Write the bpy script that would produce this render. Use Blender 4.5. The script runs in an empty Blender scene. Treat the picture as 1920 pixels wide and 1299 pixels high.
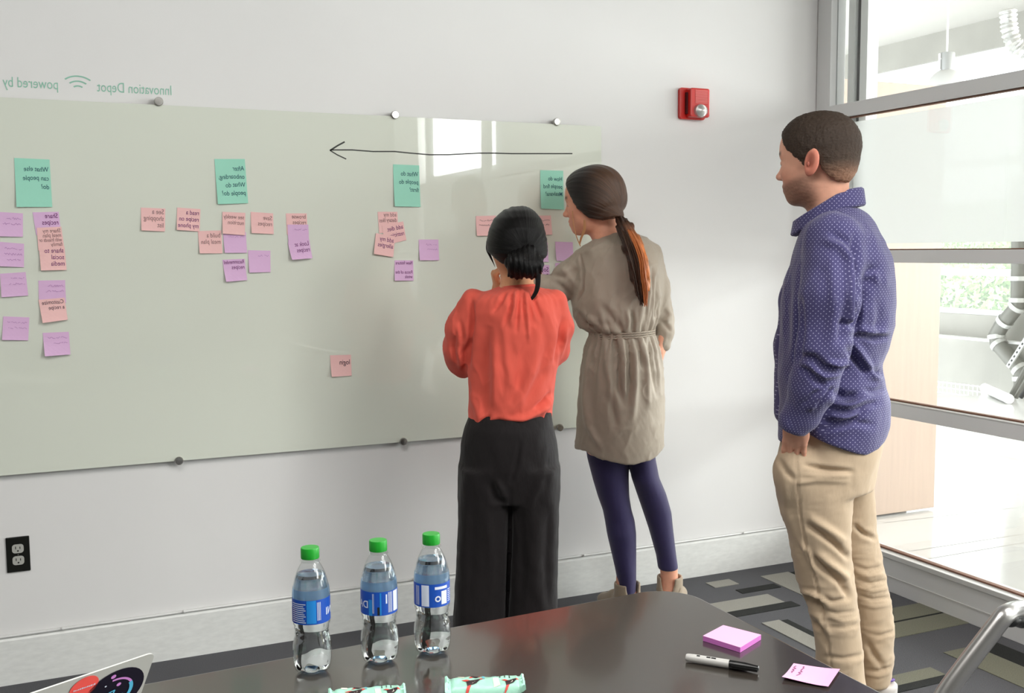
import bpy, bmesh, math, random
import numpy as np
from mathutils import Vector, Matrix
random.seed(7); RNG = np.random.RandomState(11)
PI = math.pi
scene = bpy.context.scene
COL = scene.collection

# ------------------------------------------------------------------ camera
FPX = 1958.6765; CAMH = 1.40
def _n(v): v = np.array(v, float); return v/np.linalg.norm(v)
AX = _n([4400., -207.5, FPX]); AY = _n([-880., -171.5, FPX]); AZ = _n(np.cross(AX, AY))
if AZ[1] > 0: AZ = -AZ
CAM = np.array([0., 0., CAMH])
def ray(px, py):
    d = np.array([px-960., py-649.5, FPX]); return np.array([d@AX, d@AY, d@AZ])
def onz(px, py, z): r = ray(px, py); return CAM + r*(z-CAMH)/r[2]
def ony(px, py, y): r = ray(px, py); return CAM + r*y/r[1]
def onx(px, py, x): r = ray(px, py); return CAM + r*x/r[0]
def atd(px, py, d): r = ray(px, py); return CAM + r*d/FPX      # at camera depth d
cam_d = bpy.data.cameras.new('camera'); cam = bpy.data.objects.new('camera', cam_d); COL.objects.link(cam)
cam_d.sensor_fit = 'HORIZONTAL'; cam_d.sensor_width = 36.0; cam_d.lens = 36.0*FPX/1920.0; cam_d.clip_start = .05; cam_d.clip_end = 300
Rw = np.array([AX, AY, AZ])            # rows: world axes in image space (x right, y down, z forward)
right, down, fwd = Rw[:, 0], Rw[:, 1], Rw[:, 2]
M = Matrix(((right[0], -down[0], -fwd[0], 0), (right[1], -down[1], -fwd[1], 0), (right[2], -down[2], -fwd[2], CAMH), (0, 0, 0, 1)))
cam.matrix_world = M
scene.camera = cam

# ------------------------------------------------------------------ light
scene.view_settings.view_transform = 'Standard'; scene.view_settings.look = 'None'
scene.view_settings.gamma = 1.0; scene.view_settings.use_curve_mapping = False
scene.view_settings.exposure = .80
world = bpy.data.worlds.new('overcast_sky'); scene.world = world; world.use_nodes = True
wn = world.node_tree.nodes; wl = world.node_tree.links
bg = wn['Background']; bg.inputs['Color'].default_value = (.93, .97, 1.0, 1); bg.inputs['Strength'].default_value = 3.3
def area(name, loc, target, sx, sy, power, color=(1, 1, 1)):
    l = bpy.data.lights.new(name, 'AREA'); l.shape = 'RECTANGLE'; l.size = sx; l.size_y = sy; l.energy = power; l.color = color
    o = bpy.data.objects.new(name, l); COL.objects.link(o); o.location = loc
    o.rotation_euler = (Vector(target)-Vector(loc)).to_track_quat('-Z', 'Y').to_euler(); return o
# daylight entering through the lobby's long window wall and the upper side pane, then two added ceiling fills
area('daylight_lobby_window', (8.85, 1.6, 2.1), (0, 1.6, 1.7), 9.0, 2.4, 500, (1.0, .99, .97))
area('daylight_upper_side_pane', (3.26, -.94, 2.48), (1.0, -.94, 2.48), 1.42, .80, 62, (1, .99, .97))
area('ceiling_fill_light_rear', (2.35, -.3, 2.97), (2.35, -.3, 0), 1.2, 2.6, 58, (1.0, .99, .97))  # added fill lamp under the ceiling, no known fixture
area('ceiling_fill_light', (-.2, .9, 2.97), (-.2, .9, 0), 1.6, 1.2, 30, (1.0, .98, .95))  # second added fill at ceiling height, lifts the left half of the room

# ------------------------------------------------------------------ materials
def lin(c): return tuple(((x/255.)/12.92 if x/255. <= .04045 else ((x/255.+.055)/1.055)**2.4) for x in c)
MATS = {}
def mat(name, rgb, rough=.6, metal=0., spec=.5, noise=None, bump=None, trans=0., ior=1.45, coat=0., sss=0., sheen=0., attr=None, emis=None):
    if name in MATS: return MATS[name]
    m = bpy.data.materials.new(name); m.use_nodes = True; MATS[name] = m
    nt = m.node_tree; N = nt.nodes; L = nt.links; b = N['Principled BSDF']
    c = lin(rgb)
    b.inputs['Base Color'].default_value = (*c, 1); b.inputs['Roughness'].default_value = rough
    b.inputs['Metallic'].default_value = metal; b.inputs['Specular IOR Level'].default_value = spec
    b.inputs['IOR'].default_value = ior; b.inputs['Transmission Weight'].default_value = trans
    b.inputs['Coat Weight'].default_value = coat; b.inputs['Coat Roughness'].default_value = .08
    if sss: b.inputs['Subsurface Weight'].default_value = sss; b.inputs['Subsurface Radius'].default_value = (.012, .005, .003); b.inputs['Subsurface Scale'].default_value = 1.0
    if sheen: b.inputs['Sheen Weight'].default_value = sheen
    tc = N.new('ShaderNodeTexCoord')
    src = None
    if attr:
        a = N.new('ShaderNodeAttribute'); a.attribute_name = attr; src = a.outputs['Color']
        L.new(src, b.inputs['Base Color'])
    if noise:                                   # (scale, amount, stretch)
        sc, amt, st = noise
        mp = N.new('ShaderNodeMapping'); mp.inputs['Scale'].default_value = st; L.new(tc.outputs['Object'], mp.inputs['Vector'])
        nz = N.new('ShaderNodeTexNoise'); nz.inputs['Scale'].default_value = sc; nz.inputs['Detail'].default_value = 5; L.new(mp.outputs['Vector'], nz.inputs['Vector'])
        mr = N.new('ShaderNodeMapRange'); mr.inputs['From Min'].default_value = .25; mr.inputs['From Max'].default_value = .75
        mr.inputs['To Min'].default_value = 1-amt; mr.inputs['To Max'].default_value = 1+amt; L.new(nz.outputs['Fac'], mr.inputs['Value'])
        mx = N.new('ShaderNodeVectorMath'); mx.operation = 'SCALE'
        if src: L.new(src, mx.inputs[0])
        else: mx.inputs[0].default_value = c
        L.new(mr.outputs['Result'], mx.inputs['Scale']); L.new(mx.outputs['Vector'], b.inputs['Base Color'])
    if bump:                                    # (scale, strength, distance, stretch)
        sc, stg, dist, st = bump
        mp = N.new('ShaderNodeMapping'); mp.inputs['Scale'].default_value = st; L.new(tc.outputs['Object'], mp.inputs['Vector'])
        nz = N.new('ShaderNodeTexNoise'); nz.inputs['Scale'].default_value = sc; nz.inputs['Detail'].default_value = 4; L.new(mp.outputs['Vector'], nz.inputs['Vector'])
        bp = N.new('ShaderNodeBump'); bp.inputs['Strength'].default_value = stg; bp.inputs['Distance'].default_value = dist
        L.new(nz.outputs['Fac'], bp.inputs['Height']); L.new(bp.outputs['Normal'], b.inputs['Normal'])
    if emis: b.inputs['Emission Color'].default_value = (*lin(rgb), 1); b.inputs['Emission Strength'].default_value = emis
    return m
def glass_mat(name, tint=(1, 1, 1), ior=1.5, rough=0.0, veil=0., veil_col=(1, 1, 1)):
    if name in MATS: return MATS[name]
    m = bpy.data.materials.new(name); m.use_nodes = True; MATS[name] = m
    nt = m.node_tree; N = nt.nodes; L = nt.links; N.remove(N['Principled BSDF']); out = N['Material Output']
    t = N.new('ShaderNodeBsdfTransparent'); t.inputs['Color'].default_value = (*tint, 1)
    g = N.new('ShaderNodeBsdfGlossy'); g.inputs['Roughness'].default_value = rough
    lw = N.new('ShaderNodeLayerWeight'); lw.inputs['Blend'].default_value = .5
    pw = N.new('ShaderNodeMath'); pw.operation = 'POWER'; pw.inputs[1].default_value = 4.5; L.new(lw.outputs['Facing'], pw.inputs[0])
    f = N.new('ShaderNodeMapRange'); r0 = 2*((ior-1)/(ior+1))**2; f.inputs['To Min'].default_value = r0; f.inputs['To Max'].default_value = .85; L.new(pw.outputs[0], f.inputs['Value'])
    mx = N.new('ShaderNodeMixShader'); L.new(f.outputs['Result'], mx.inputs[0])
    last = t.outputs[0]
    if veil:
        d1 = N.new('ShaderNodeBsdfDiffuse'); d1.inputs['Color'].default_value = (*veil_col, 1)
        d2 = N.new('ShaderNodeBsdfTranslucent'); d2.inputs['Color'].default_value = (*veil_col, 1)
        m0 = N.new('ShaderNodeMixShader'); m0.inputs[0].default_value = .6; L.new(d1.outputs[0], m0.inputs[1]); L.new(d2.outputs[0], m0.inputs[2])
        m1 = N.new('ShaderNodeMixShader'); m1.inputs[0].default_value = veil; L.new(t.outputs[0], m1.inputs[1]); L.new(m0.outputs[0], m1.inputs[2]); last = m1.outputs[0]
    L.new(last, mx.inputs[1]); L.new(g.outputs[0], mx.inputs[2]); L.new(mx.outputs[0], out.inputs['Surface'])
    return m

# ------------------------------------------------------------------ object helpers
def put(name, me, m=None, parent=None, smooth=False):
    me.name = name; o = bpy.data.objects.new(name, me); COL.objects.link(o)
    if m is not None: me.materials.append(m)
    if smooth: me.polygons.foreach_set('use_smooth', [True]*len(me.polygons))
    if parent is not None: o.parent = parent
    return o
def tag(o, label=None, cat=None, group=None, kind=None):
    if label: o['label'] = label
    if cat: o['category'] = cat
    if group: o['group'] = group
    if kind: o['kind'] = kind
    return o
def empty(name, loc=(0, 0, 0), rz=0., label=None, cat=None, group=None, kind=None):
    o = bpy.data.objects.new(name, None); COL.objects.link(o); o.location = loc; o.rotation_euler = (0, 0, rz); o.empty_display_size = .1
    return tag(o, label, cat, group, kind)
class MB:
    def __init__(s): s.v = []; s.f = []
    def add(s, vs, fs):
        n = len(s.v); s.v += [tuple(map(float, p)) for p in vs]; s.f += [tuple(i+n for i in f) for f in fs]; return s
    def box(s, lo, hi):
        x0, y0, z0 = lo; x1, y1, z1 = hi
        return s.add([(x0, y0, z0), (x1, y0, z0), (x1, y1, z0), (x0, y1, z0), (x0, y0, z1), (x1, y0, z1), (x1, y1, z1), (x0, y1, z1)],
                     [(0, 3, 2, 1), (4, 5, 6, 7), (0, 1, 5, 4), (1, 2, 6, 5), (2, 3, 7, 6), (3, 0, 4, 7)])
    def tube(s, pts, r, n=12, cap=True):
        pts = [np.array(p, float) for p in pts]; rs = r if hasattr(r, '__len__') else [r]*len(pts)
        t0 = _n(pts[1]-pts[0]); a = np.array([0, 0, 1.]) if abs(t0[2]) < .9 else np.array([1., 0, 0]); nrm = _n(np.cross(t0, a)); vs = []; fs = []
        for i, p in enumerate(pts):
            t = _n(pts[min(i+1, len(pts)-1)]-pts[max(i-1, 0)]); nrm = _n(nrm-t*(nrm@t)); b = np.cross(t, nrm)
            for k in range(n): th = 2*PI*k/n; vs.append(p+rs[i]*(math.cos(th)*nrm+math.sin(th)*b))
        for i in range(len(pts)-1):
            for k in range(n): fs.append((i*n+k, i*n+(k+1) % n, (i+1)*n+(k+1) % n, (i+1)*n+k))
        if cap: fs.append(tuple(range(n-1, -1, -1))); fs.append(tuple(range((len(pts)-1)*n, len(pts)*n)))
        return s.add(vs, fs)
    def lathe(s, prof, c=(0, 0, 0), n=24, axis=2, lobes=None):
        vs = []; fs = []
        for r, z in prof:
            for k in range(n):
                th = 2*PI*k/n; rr = r if lobes is None else lobes(r, z, th)
                p = [rr*math.cos(th), rr*math.sin(th)]
                q = [p[0], p[1], z] if axis == 2 else ([p[0], z, p[1]] if axis == 1 else [z, p[0], p[1]])
                vs.append((q[0]+c[0], q[1]+c[1], q[2]+c[2]))
        for i in range(len(prof)-1):
            for k in range(n): fs.append((i*n+k, i*n+(k+1) % n, (i+1)*n+(k+1) % n, (i+1)*n+k))
        fs.append(tuple(range(n-1, -1, -1))); fs.append(tuple(range((len(prof)-1)*n, len(prof)*n)))
        return s.add(vs, fs)
    def prism(s, poly, lo, hi, axis=2):
        n = len(poly); f = lambda p, h: (p[0], p[1], h) if axis == 2 else ((p[0], h, p[1]) if axis == 1 else (h, p[0], p[1]))
        return s.add([f(p, lo) for p in poly]+[f(p, hi) for p in poly], [tuple(range(n-1, -1, -1)), tuple(range(n, 2*n))]+[(i, (i+1) % n, n+(i+1) % n, n+i) for i in range(n)])
    def build(s, name, m=None, parent=None, smooth=False, bevel=0., auto=False):
        me = bpy.data.meshes.new(name); me.from_pydata(s.v, [], s.f); bm = bmesh.new(); bm.from_mesh(me)
        bmesh.ops.recalc_face_normals(bm, faces=bm.faces)
        if bevel: bmesh.ops.bevel(bm, geom=[e for e in bm.edges if len(e.link_faces) == 2 and e.calc_face_angle(0) > .5], offset=bevel, segments=2, profile=.6, affect='EDGES')
        if smooth:
            for f in bm.faces: f.smooth = True
            for e in bm.edges:
                if len(e.link_faces) == 2 and e.calc_face_angle(0) > .6: e.smooth = False
        bm.to_mesh(me); bm.free()
        return put(name, me, m, parent)
def box(name, lo, hi, m, parent=None, bevel=0.): return MB().box(lo, hi).build(name, m, parent, bevel=bevel)
def struct(o): o['kind'] = 'structure'; return o
def rounded(x0, y0, x1, y1, r, n=6):
    out = []
    for cx, cy, a in ((x1-r, y1-r, 0), (x0+r, y1-r, 90), (x0+r, y0+r, 180), (x1-r, y0+r, 270)):
        for k in range(n+1): t = math.radians(a+90*k/n); out.append((cx+r*math.cos(t), cy+r*math.sin(t)))
    return out
_tcache = {}
def text_geo(body, offset=0.):
    key = (body, offset)
    if key in _tcache: return _tcache[key]
    cu = bpy.data.curves.new('t', 'FONT'); cu.body = body; cu.size = 1.; cu.offset = offset; cu.resolution_u = 3
    o = bpy.data.objects.new('t', cu); COL.objects.link(o); bpy.context.view_layer.update()
    me = o.evaluated_get(bpy.context.evaluated_depsgraph_get()).to_mesh()
    v = np.array([p.co[:] for p in me.vertices]) if len(me.vertices) else np.zeros((0, 3)); f = [tuple(p.vertices) for p in me.polygons]
    bpy.data.objects.remove(o); bpy.data.curves.remove(cu); _tcache[key] = (v, f); return v, f
# ------------------------------------------------------------------ implicit surfaces
def smin(a, b, k):
    if k <= 0: return np.minimum(a, b)
    h = np.maximum(k-np.abs(a-b), 0)/k; return np.minimum(a, b)-h*h*k*.25
def smax(a, b, k): return -smin(-a, -b, k)
class Sculpt:
    def __init__(s): s.ops = []; s.fine = []
    def _add(s, fn, lo, hi, k, mode='add'): s.ops.append((fn, np.array(lo, float), np.array(hi, float), k, mode)); return s
    def ell(s, c, r, R=None, k=.02, mode='add'):
        c = np.array(c, float); r = np.array(r, float); R = np.eye(3) if R is None else np.array(R)
        ext = np.sqrt((R**2)@(r**2))
        def fn(X, Y, Z):
            x, y, z = X-c[0], Y-c[1], Z-c[2]
            q = [(R[0, i]*x+R[1, i]*y+R[2, i]*z)/r[i] for i in range(3)]
            k0 = np.sqrt(q[0]**2+q[1]**2+q[2]**2); k1 = np.sqrt((q[0]/r[0])**2+(q[1]/r[1])**2+(q[2]/r[2])**2)+1e-6
            return k0*(k0-1)/k1
        return s._add(fn, c-ext, c+ext, k, mode)
    def cone(s, a, b, r1, r2, k=.02, mode='add'):
        a = np.array(a, float); b = np.array(b, float); ba = b-a; L2 = ba@ba
        def fn(X, Y, Z):
            x, y, z = X-a[0], Y-a[1], Z-a[2]; t = np.clip((x*ba[0]+y*ba[1]+z*ba[2])/L2, 0, 1)
            return np.sqrt((x-ba[0]*t)**2+(y-ba[1]*t)**2+(z-ba[2]*t)**2)-(r1+(r2-r1)*t)
        R = max(r1, r2); return s._add(fn, np.minimum(a, b)-R, np.maximum(a, b)+R, k, mode)
    def chain(s, pts, rs, k=.02):
        for i in range(len(pts)-1): s.cone(pts[i], pts[i+1], rs[i], rs[i+1], k)
        return s
    def loft(s, st, k=.02, rot=0., fold=None, cap=.01, mode='add', sm=2, n=2.):
        # stations (z, cu, cv, a, b)
        st = np.array(sorted(st), float); zz = np.linspace(st[0, 0], st[-1, 0], 241)
        cols = []
        for j in range(1, 5):
            y = np.interp(zz, st[:, 0], st[:, j]); w = 241//max(len(st)-1, 1)//2*sm//2
            if w > 1:
                ker = np.hanning(2*w+1); ker /= ker.sum(); y = np.convolve(np.pad(y, w, 'reflect', reflect_type='odd'), ker, 'valid')
            cols.append(y)
        cu, cv, A, B = cols; cr, sr = math.cos(rot), math.sin(rot)
        def fn(X, Y, Z):
            z = np.clip(Z, zz[0], zz[-1]); a = np.interp(z, zz, A); b = np.interp(z, zz, B)
            x0 = X-np.interp(z, zz, cu); y0 = Y-np.interp(z, zz, cv); x = x0*cr+y0*sr; y = -x0*sr+y0*cr
            if n != 2.: rho = ((np.abs(x/a)**n+np.abs(y/b)**n)+1e-9)**(1/n); d = (rho-1)*np.minimum(a, b)
            else:
                rho = np.sqrt((x/a)**2+(y/b)**2)+1e-6; d = rho*(rho-1)/(np.sqrt((x/a**2)**2+(y/b**2)**2)+1e-6)
            if fold is not None: d = d-fold(np.arctan2(y/b, x/a), Z+0*X)
            return smax(smax(d, (zz[0]-Z)+0*d, cap), (Z-zz[-1])+0*d, cap)
        R = max(A.max(), B.max())+.03
        return s._add(fn, (cu.min()-R, cv.min()-R, zz[0]), (cu.max()+R, cv.max()+R, zz[-1]), k, mode)
    def plane(s, fn, k=.004):                       # keep where fn<0
        return s._add(fn, (-9, -9, -9), (9, 9, 9), k, 'cut')
    def mesh(s, res, fine=(), fres=None):
        adds = [o for o in s.ops if o[4] == 'add']; lo = np.min([o[1] for o in adds], 0)-.02; hi = np.max([o[2] for o in adds], 0)+.02
        ax = []
        for i in range(3):
            c = [lo[i]]
            while c[-1] < hi[i]:
                x = c[-1]; h = res
                for f0, f1 in fine:
                    if f0[i]-.012 < x < f1[i]: h = fres
                c.append(x+h)
            ax.append(np.array(c))
        xs, ys, zs = ax; F = np.ones((len(xs), len(ys), len(zs)), np.float32)
        for fn, l, h, k, mode in s.ops:
            pad = k+.02; sl = []
            for i in range(3):
                i0 = max(int(np.searchsorted(ax[i], l[i]-pad))-1, 0); i1 = min(int(np.searchsorted(ax[i], h[i]+pad))+1, len(ax[i])); sl.append(slice(i0, max(i1, i0)))
            if any(q.stop <= q.start for q in sl): continue
            X = xs[sl[0]][:, None, None]; Y = ys[sl[1]][None, :, None]; Z = zs[sl[2]][None, None, :]
            d = fn(X, Y, Z).astype(np.float32); sub = F[tuple(sl)]
            if mode == 'add': F[tuple(sl)] = smin(sub, d, k)
            elif mode == 'sub': F[tuple(sl)] = smax(sub, -d, k)
            else: F[tuple(sl)] = smax(sub, d, k)
        return nets(F, xs, ys, zs)
def nets(F, xs, ys, zs):
    F[0] = F[-1] = 1; F[:, 0] = F[:, -1] = 1; F[:, :, 0] = F[:, :, -1] = 1
    S = F < 0
    c = np.zeros(tuple(n-1 for n in F.shape), np.uint8); sh = F.shape
    for i in (0, 1):
        for j in (0, 1):
            for k in (0, 1): c += S[i:sh[0]-1+i, j:sh[1]-1+j, k:sh[2]-1+k]
    act = (c > 0) & (c < 8); I = np.argwhere(act); idx = -np.ones(act.shape, np.int32); idx[act] = np.arange(len(I))
    P = np.zeros((len(I), 3)); W = np.zeros(len(I)); co = [xs, ys, zs]
    corners = [(i, j, k) for i in (0, 1) for j in (0, 1) for k in (0, 1)]
    vals = {q: F[I[:, 0]+q[0], I[:, 1]+q[1], I[:, 2]+q[2]] for q in corners}
    for q in corners:
        for d in range(3):
            if q[d] == 0:
                r = list(q); r[d] = 1; r = tuple(r); a, b = vals[q], vals[r]; m = (a < 0) != (b < 0)
                t = np.where(m, a/(a-b+1e-12), 0)
                for e in range(3):
                    p = co[e][I[:, e]+q[e]].copy()
                    if e == d: p = p+t*(co[e][np.minimum(I[:, e]+1, len(co[e])-1)]-co[e][I[:, e]])
                    P[:, e] += np.where(m, p, 0)
                W += m
    P /= np.maximum(W, 1)[:, None]; Q = []
    for d in range(3):
        a = np.moveaxis(S, d, 0); m = a[:-1] != a[1:]; E = np.argwhere(m); inside = a[:-1][m]
        o = [x for x in range(3) if x != d]; full = np.zeros((len(E), 3), int); full[:, d] = E[:, 0]; full[:, o[0]] = E[:, 1]; full[:, o[1]] = E[:, 2]
        ok = (full[:, o[0]] > 0) & (full[:, o[1]] > 0); full = full[ok]; inside = inside[ok]; g = []
        for da, db in ((0, 0), (-1, 0), (-1, -1), (0, -1)):
            w = full.copy(); w[:, o[0]] += da; w[:, o[1]] += db; g.append(idx[w[:, 0], w[:, 1], w[:, 2]])
        g = np.stack(g, 1); fl = inside if d != 1 else ~inside; g[~fl] = g[~fl][:, ::-1]; Q.append(g)
    Q = np.concatenate(Q); Q = Q[(Q >= 0).all(1)]
    return P, Q
def relax(P, Q, it=2, lam=.5):
    for _ in range(it):
        A = np.zeros_like(P); W = np.zeros(len(P))
        for a, b in ((0, 1), (1, 2), (2, 3), (3, 0)):
            for i, j in ((a, b), (b, a)):
                for e in range(3): A[:, e] += np.bincount(Q[:, i], P[Q[:, j], e], len(P))
                W += np.bincount(Q[:, i], minlength=len(P))
        P = P+lam*(A/np.maximum(W, 1)[:, None]-P)
    return P
def vnormals(P, Q):
    n = np.cross(P[Q[:, 2]]-P[Q[:, 0]], P[Q[:, 3]]-P[Q[:, 1]]); N = np.zeros_like(P)
    for i in range(4):
        for e in range(3): N[:, e] += np.bincount(Q[:, i], n[:, e], len(P))
    return N/(np.linalg.norm(N, axis=1)[:, None]+1e-9)
def mesh_np(name, P, Q, m, parent, color=None, vec=None):
    me = bpy.data.meshes.new(name); me.vertices.add(len(P)); me.vertices.foreach_set('co', P.astype(np.float32).ravel())
    me.loops.add(len(Q)*4); me.polygons.add(len(Q)); me.loops.foreach_set('vertex_index', Q.astype(np.int32).ravel())
    me.polygons.foreach_set('loop_start', np.arange(0, len(Q)*4, 4, dtype=np.int32)); me.polygons.foreach_set('use_smooth', np.ones(len(Q), bool)); me.update(); me.validate()
    if color is not None:
        a = me.attributes.new('tone', 'FLOAT_COLOR', 'POINT'); a.data.foreach_set('color', np.concatenate([color, np.ones((len(P), 1))], 1).astype(np.float32).ravel())
    if vec is not None:
        a = me.attributes.new('flow', 'FLOAT_VECTOR', 'POINT'); a.data.foreach_set('vector', vec.astype(np.float32).ravel())
    return put(name, me, m, parent)
def sst(e0, e1, x): t = np.clip((x-e0)/(e1-e0+1e-12), 0, 1); return t*t*(3-2*t)

# ------------------------------------------------------------------ people
class Person:
    def __init__(s, px, py, label, **kw):
        s.o = onz(px, py, 0); d = s.o[:2]/np.linalg.norm(s.o[:2]); s.V = np.array([d[0], d[1], 0]); s.U = np.array([d[1], -d[0], 0])
        s.R = np.stack([s.U, s.V, [0, 0, 1]], 1)
        s.root = empty('person', tuple(s.o), math.atan2(s.U[1], s.U[0]), label, 'person')
    def L(s, px, py, v=0.):
        r = ray(px, py); oc = CAM-s.o; t = (v-oc@s.V)/(r@s.V); p = oc+r*t; return np.array([p@s.U, v, p[2]])
    def px(s, P):
        W = P@s.R.T+s.o-CAM; q = W@np.array([AX, AY, AZ]); return 960+FPX*q[:, 0]/q[:, 2], 649.5+FPX*q[:, 1]/q[:, 2]
    def st(s, rows):
        # rows (py, xl, xr, v, b) read off the silhouette -> loft stations
        out = []
        for py, xl, xr, v, b in rows:
            a, c = s.L(xl, py, v), s.L(xr, py, v); out.append(((a[2]+c[2])/2, (a[0]+c[0])/2, v, (c[0]-a[0])/2, b))
        return out
    def creases(s, P, Q, strokes, side=-1):
        if not strokes: return P
        N = vnormals(P, Q); X, Y = s.px(P); cam_l = s.R.T@(CAM-s.o); view = cam_l-P; view /= np.linalg.norm(view, axis=1)[:, None]
        w = np.clip((N*view).sum(1)*3, 0, 1); disp = np.zeros(len(P))
        for pts, wid, dep in strokes:
            best = np.full(len(P), 1e9); tt = np.zeros(len(P)); n = len(pts)-1
            for i in range(n):
                a = np.array(pts[i]); b = np.array(pts[i+1]); ba = b-a; t = np.clip(((X-a[0])*ba[0]+(Y-a[1])*ba[1])/(ba@ba), 0, 1)
                d = np.hypot(X-a[0]-t*ba[0], Y-a[1]-t*ba[1]); m = d < best; best[m] = d[m]; tt[m] = (i+t[m])/n
            disp += dep*(1.25*np.exp(-(best/wid)**2)-.42*np.exp(-(best/(2.3*wid))**2))*np.sqrt(np.clip(4*tt*(1-tt), 0, 1)+.05)
        return P+N*(disp*w)[:, None]
def wob(P, sc, seed=0, st=(1, 1, 1)):
    r = np.random.RandomState(seed); out = np.zeros(len(P))
    for i in range(9):
        k = r.normal(size=3)*sc*(1+i*.35)*np.array(st); out += np.sin(P@k+r.uniform(0, 6.28)+1.5*np.sin(P@(k[[1, 2, 0]]*.6)+i))/(1+i*.35)
    return out/3.5
def ridges(P, sc, seed, st, pw=3):
    return (1-np.minimum(np.abs(wob(P, sc, seed, st))*1.6, 1))**pw
def rotm(yaw, pitch, roll=0.):
    # columns: forward, side (the figure's left), up ; yaw measured from +u towards +v
    cy, sy = math.cos(yaw), math.sin(yaw); f = np.array([cy, sy, 0]); l = np.array([-sy, cy, 0]); u = np.array([0, 0, 1.])
    cp, sp = math.cos(pitch), math.sin(pitch); f2 = cp*f-sp*u; u2 = sp*f+cp*u
    cr, sr = math.cos(roll), math.sin(roll); l2 = cr*l+sr*u2; u3 = -sr*l+cr*u2
    return np.stack([f2, l2, u3], 1)
def head(S, c, R, k, male=False):
    c = np.array(c); T = lambda f, s, h: c+R@(np.array([f, s, h])*k); rr = lambda *a: np.array(a)*k
    S.ell(T(-.004, 0, .05), rr(.097, .074, .083), R, .0); S.ell(T(.032, 0, .052), rr(.062, .062, .066), R, .03*k)
    S.ell(T(.042, 0, -.008), rr(.05, .057, .072), R, .03*k); S.ell(T(.03, 0, -.04), rr(.054, .052, .04), R, .025*k)
    S.ell(T(.07, 0, -.07), rr(.022, .024, .018), R, .025*k)
    for q in (-1, 1):
        S.ell(T(.062, q*.036, -.006), rr(.026, .022, .024), R, .02*k)
        S.cone(T(.086, q*.012, .041), T(.074, q*.045, .04), .011*k, .008*k, .012*k)
    S.ell(T(.073, 0, -.042), rr(.024, .03, .022), R, .02*k)
    for q in (-1, 1): S.ell(T(.098, q*.031, .021), rr(.017, .017, .012), R, .014*k, 'sub')
    for q in (-1, 1):
        S.ell(T(.078, q*.031, .021), rr(.0135, .0155, .0115), R, .003*k)
    S.cone(T(.088, 0, .028), T(.109, 0, -.006), .0075*k, .0095*k, .012*k)
    S.ell(T(.111, 0, -.009), rr(.0105, .0105, .009), R, .006*k)
    for q in (-1, 1): S.ell(T(.099, q*.012, -.013), rr(.011, .0075, .008), R, .005*k)
    for q in (-1, 1): S.ell(T(.104, q*.007, -.0215), rr(.006, .0035, .003), R, .002*k, 'sub')
    S.ell(T(.0915, 0, -.0365), rr(.0105, .023, .006), R, .006*k); S.ell(T(.0895, 0, -.0485), rr(.0105, .02, .0065), R, .006*k)
    S.ell(T(.103, 0, -.0425), rr(.006, .024, .0014), R, .003*k, 'sub')
    for q in (-1, 1):
        ca, sa = math.cos(.25), math.sin(.25)
        Re = R@np.array([[ca, 0, -sa], [0, 1, 0], [sa, 0, ca]])@np.array([[math.cos(q*.12), -math.sin(q*.12), 0], [math.sin(q*.12), math.cos(q*.12), 0], [0, 0, 1]]).T
        S.ell(T(-.012, q*.077, .008), rr(.0205, .0068, .034), Re, .004*k)
        S.ell(T(-.002, q*.074, -.014), rr(.009, .006, .012), Re, .006*k)
        S.ell(T(-.008, q*.0855, .010), rr(.0125, .0090, .022), Re, .003*k, 'sub')
        S.ell(T(-.004, q*.0835, .004), rr(.0055, .0035, .007), Re, .003*k)
    return T
def to_head(P, c, R, k): return ((P-np.array(c))@R)/k
def skin_color(P, c, R, k, base, male=False, brow=(60, 42, 32), lip=(176, 100, 88)):
    q = to_head(P, c, R, k); F, S_, H = q.T; col = np.tile(np.array(lin(base)), (len(P), 1))
    def blend(m, rgb): 
        nonlocal col; col = col*(1-m[:, None])+np.array(lin(rgb))*m[:, None]
    near = (np.abs(S_) < .11) & (F > -.12) & (F < .14)
    nzz = .5+.5*wob(P, 260, 5)
    ear = sst(.070, .078, np.abs(S_))*sst(.05, .03, np.abs(H))*sst(.05, .03, np.abs(F+.01))*near; blend(ear*.55, (222, 110, 92)); blend(near*np.exp(-((F+.007)/.009)**2-((H-.009)/.015)**2)*sst(.070, .074, np.abs(S_))*.6, (112, 44, 36))  # natural ear redness, plus the hollow's shade painted into the skin colour
    ch = np.exp(-((F-.075)/.03)**2-((np.abs(S_)-.042)/.025)**2-((H+.01)/.02)**2)*near; blend(ch*.3, (214, 124, 104))
    if male:
        b = sst(-.022, -.045, H-.25*np.clip(.07-F, 0, 1)+.0*S_)*sst(-.02, .02, F)*sst(-.125, -.095, H)*near
        b = np.maximum(b*.6, np.exp(-((H+.028)/.006)**2)*sst(.085, .095, F)*sst(.03, .02, np.abs(S_))*.95*near)
        gt = np.exp(-((H+.066)/.014)**2-(S_/.02)**2)*sst(.06, .075, F)*near; b = np.maximum(b, gt*.85)
        blend(np.clip(b*(.8+.4*nzz), 0, 1), (56, 42, 34))
    lp = np.exp(-((H+.0425)/.0085)**4)*sst(.086, .093, F)*sst(.024, .019, np.abs(S_))*near; blend(lp*.7, lip)
    bz = np.exp(-((H-.046+.25*(np.abs(S_)-.03)**2*20)/.0055)**2)*sst(.048, .060, F)*sst(.006, .012, np.abs(S_))*sst(.058, .050, np.abs(S_))*near; blend(bz*.95, brow)
    ey = np.exp(-((H-.0145)/.0022)**2)*sst(.07, .078, F)*sst(.014, .018, np.abs(S_))*sst(.047, .042, np.abs(S_))*near; blend(ey*.8, (58, 40, 34))
    return col
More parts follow.
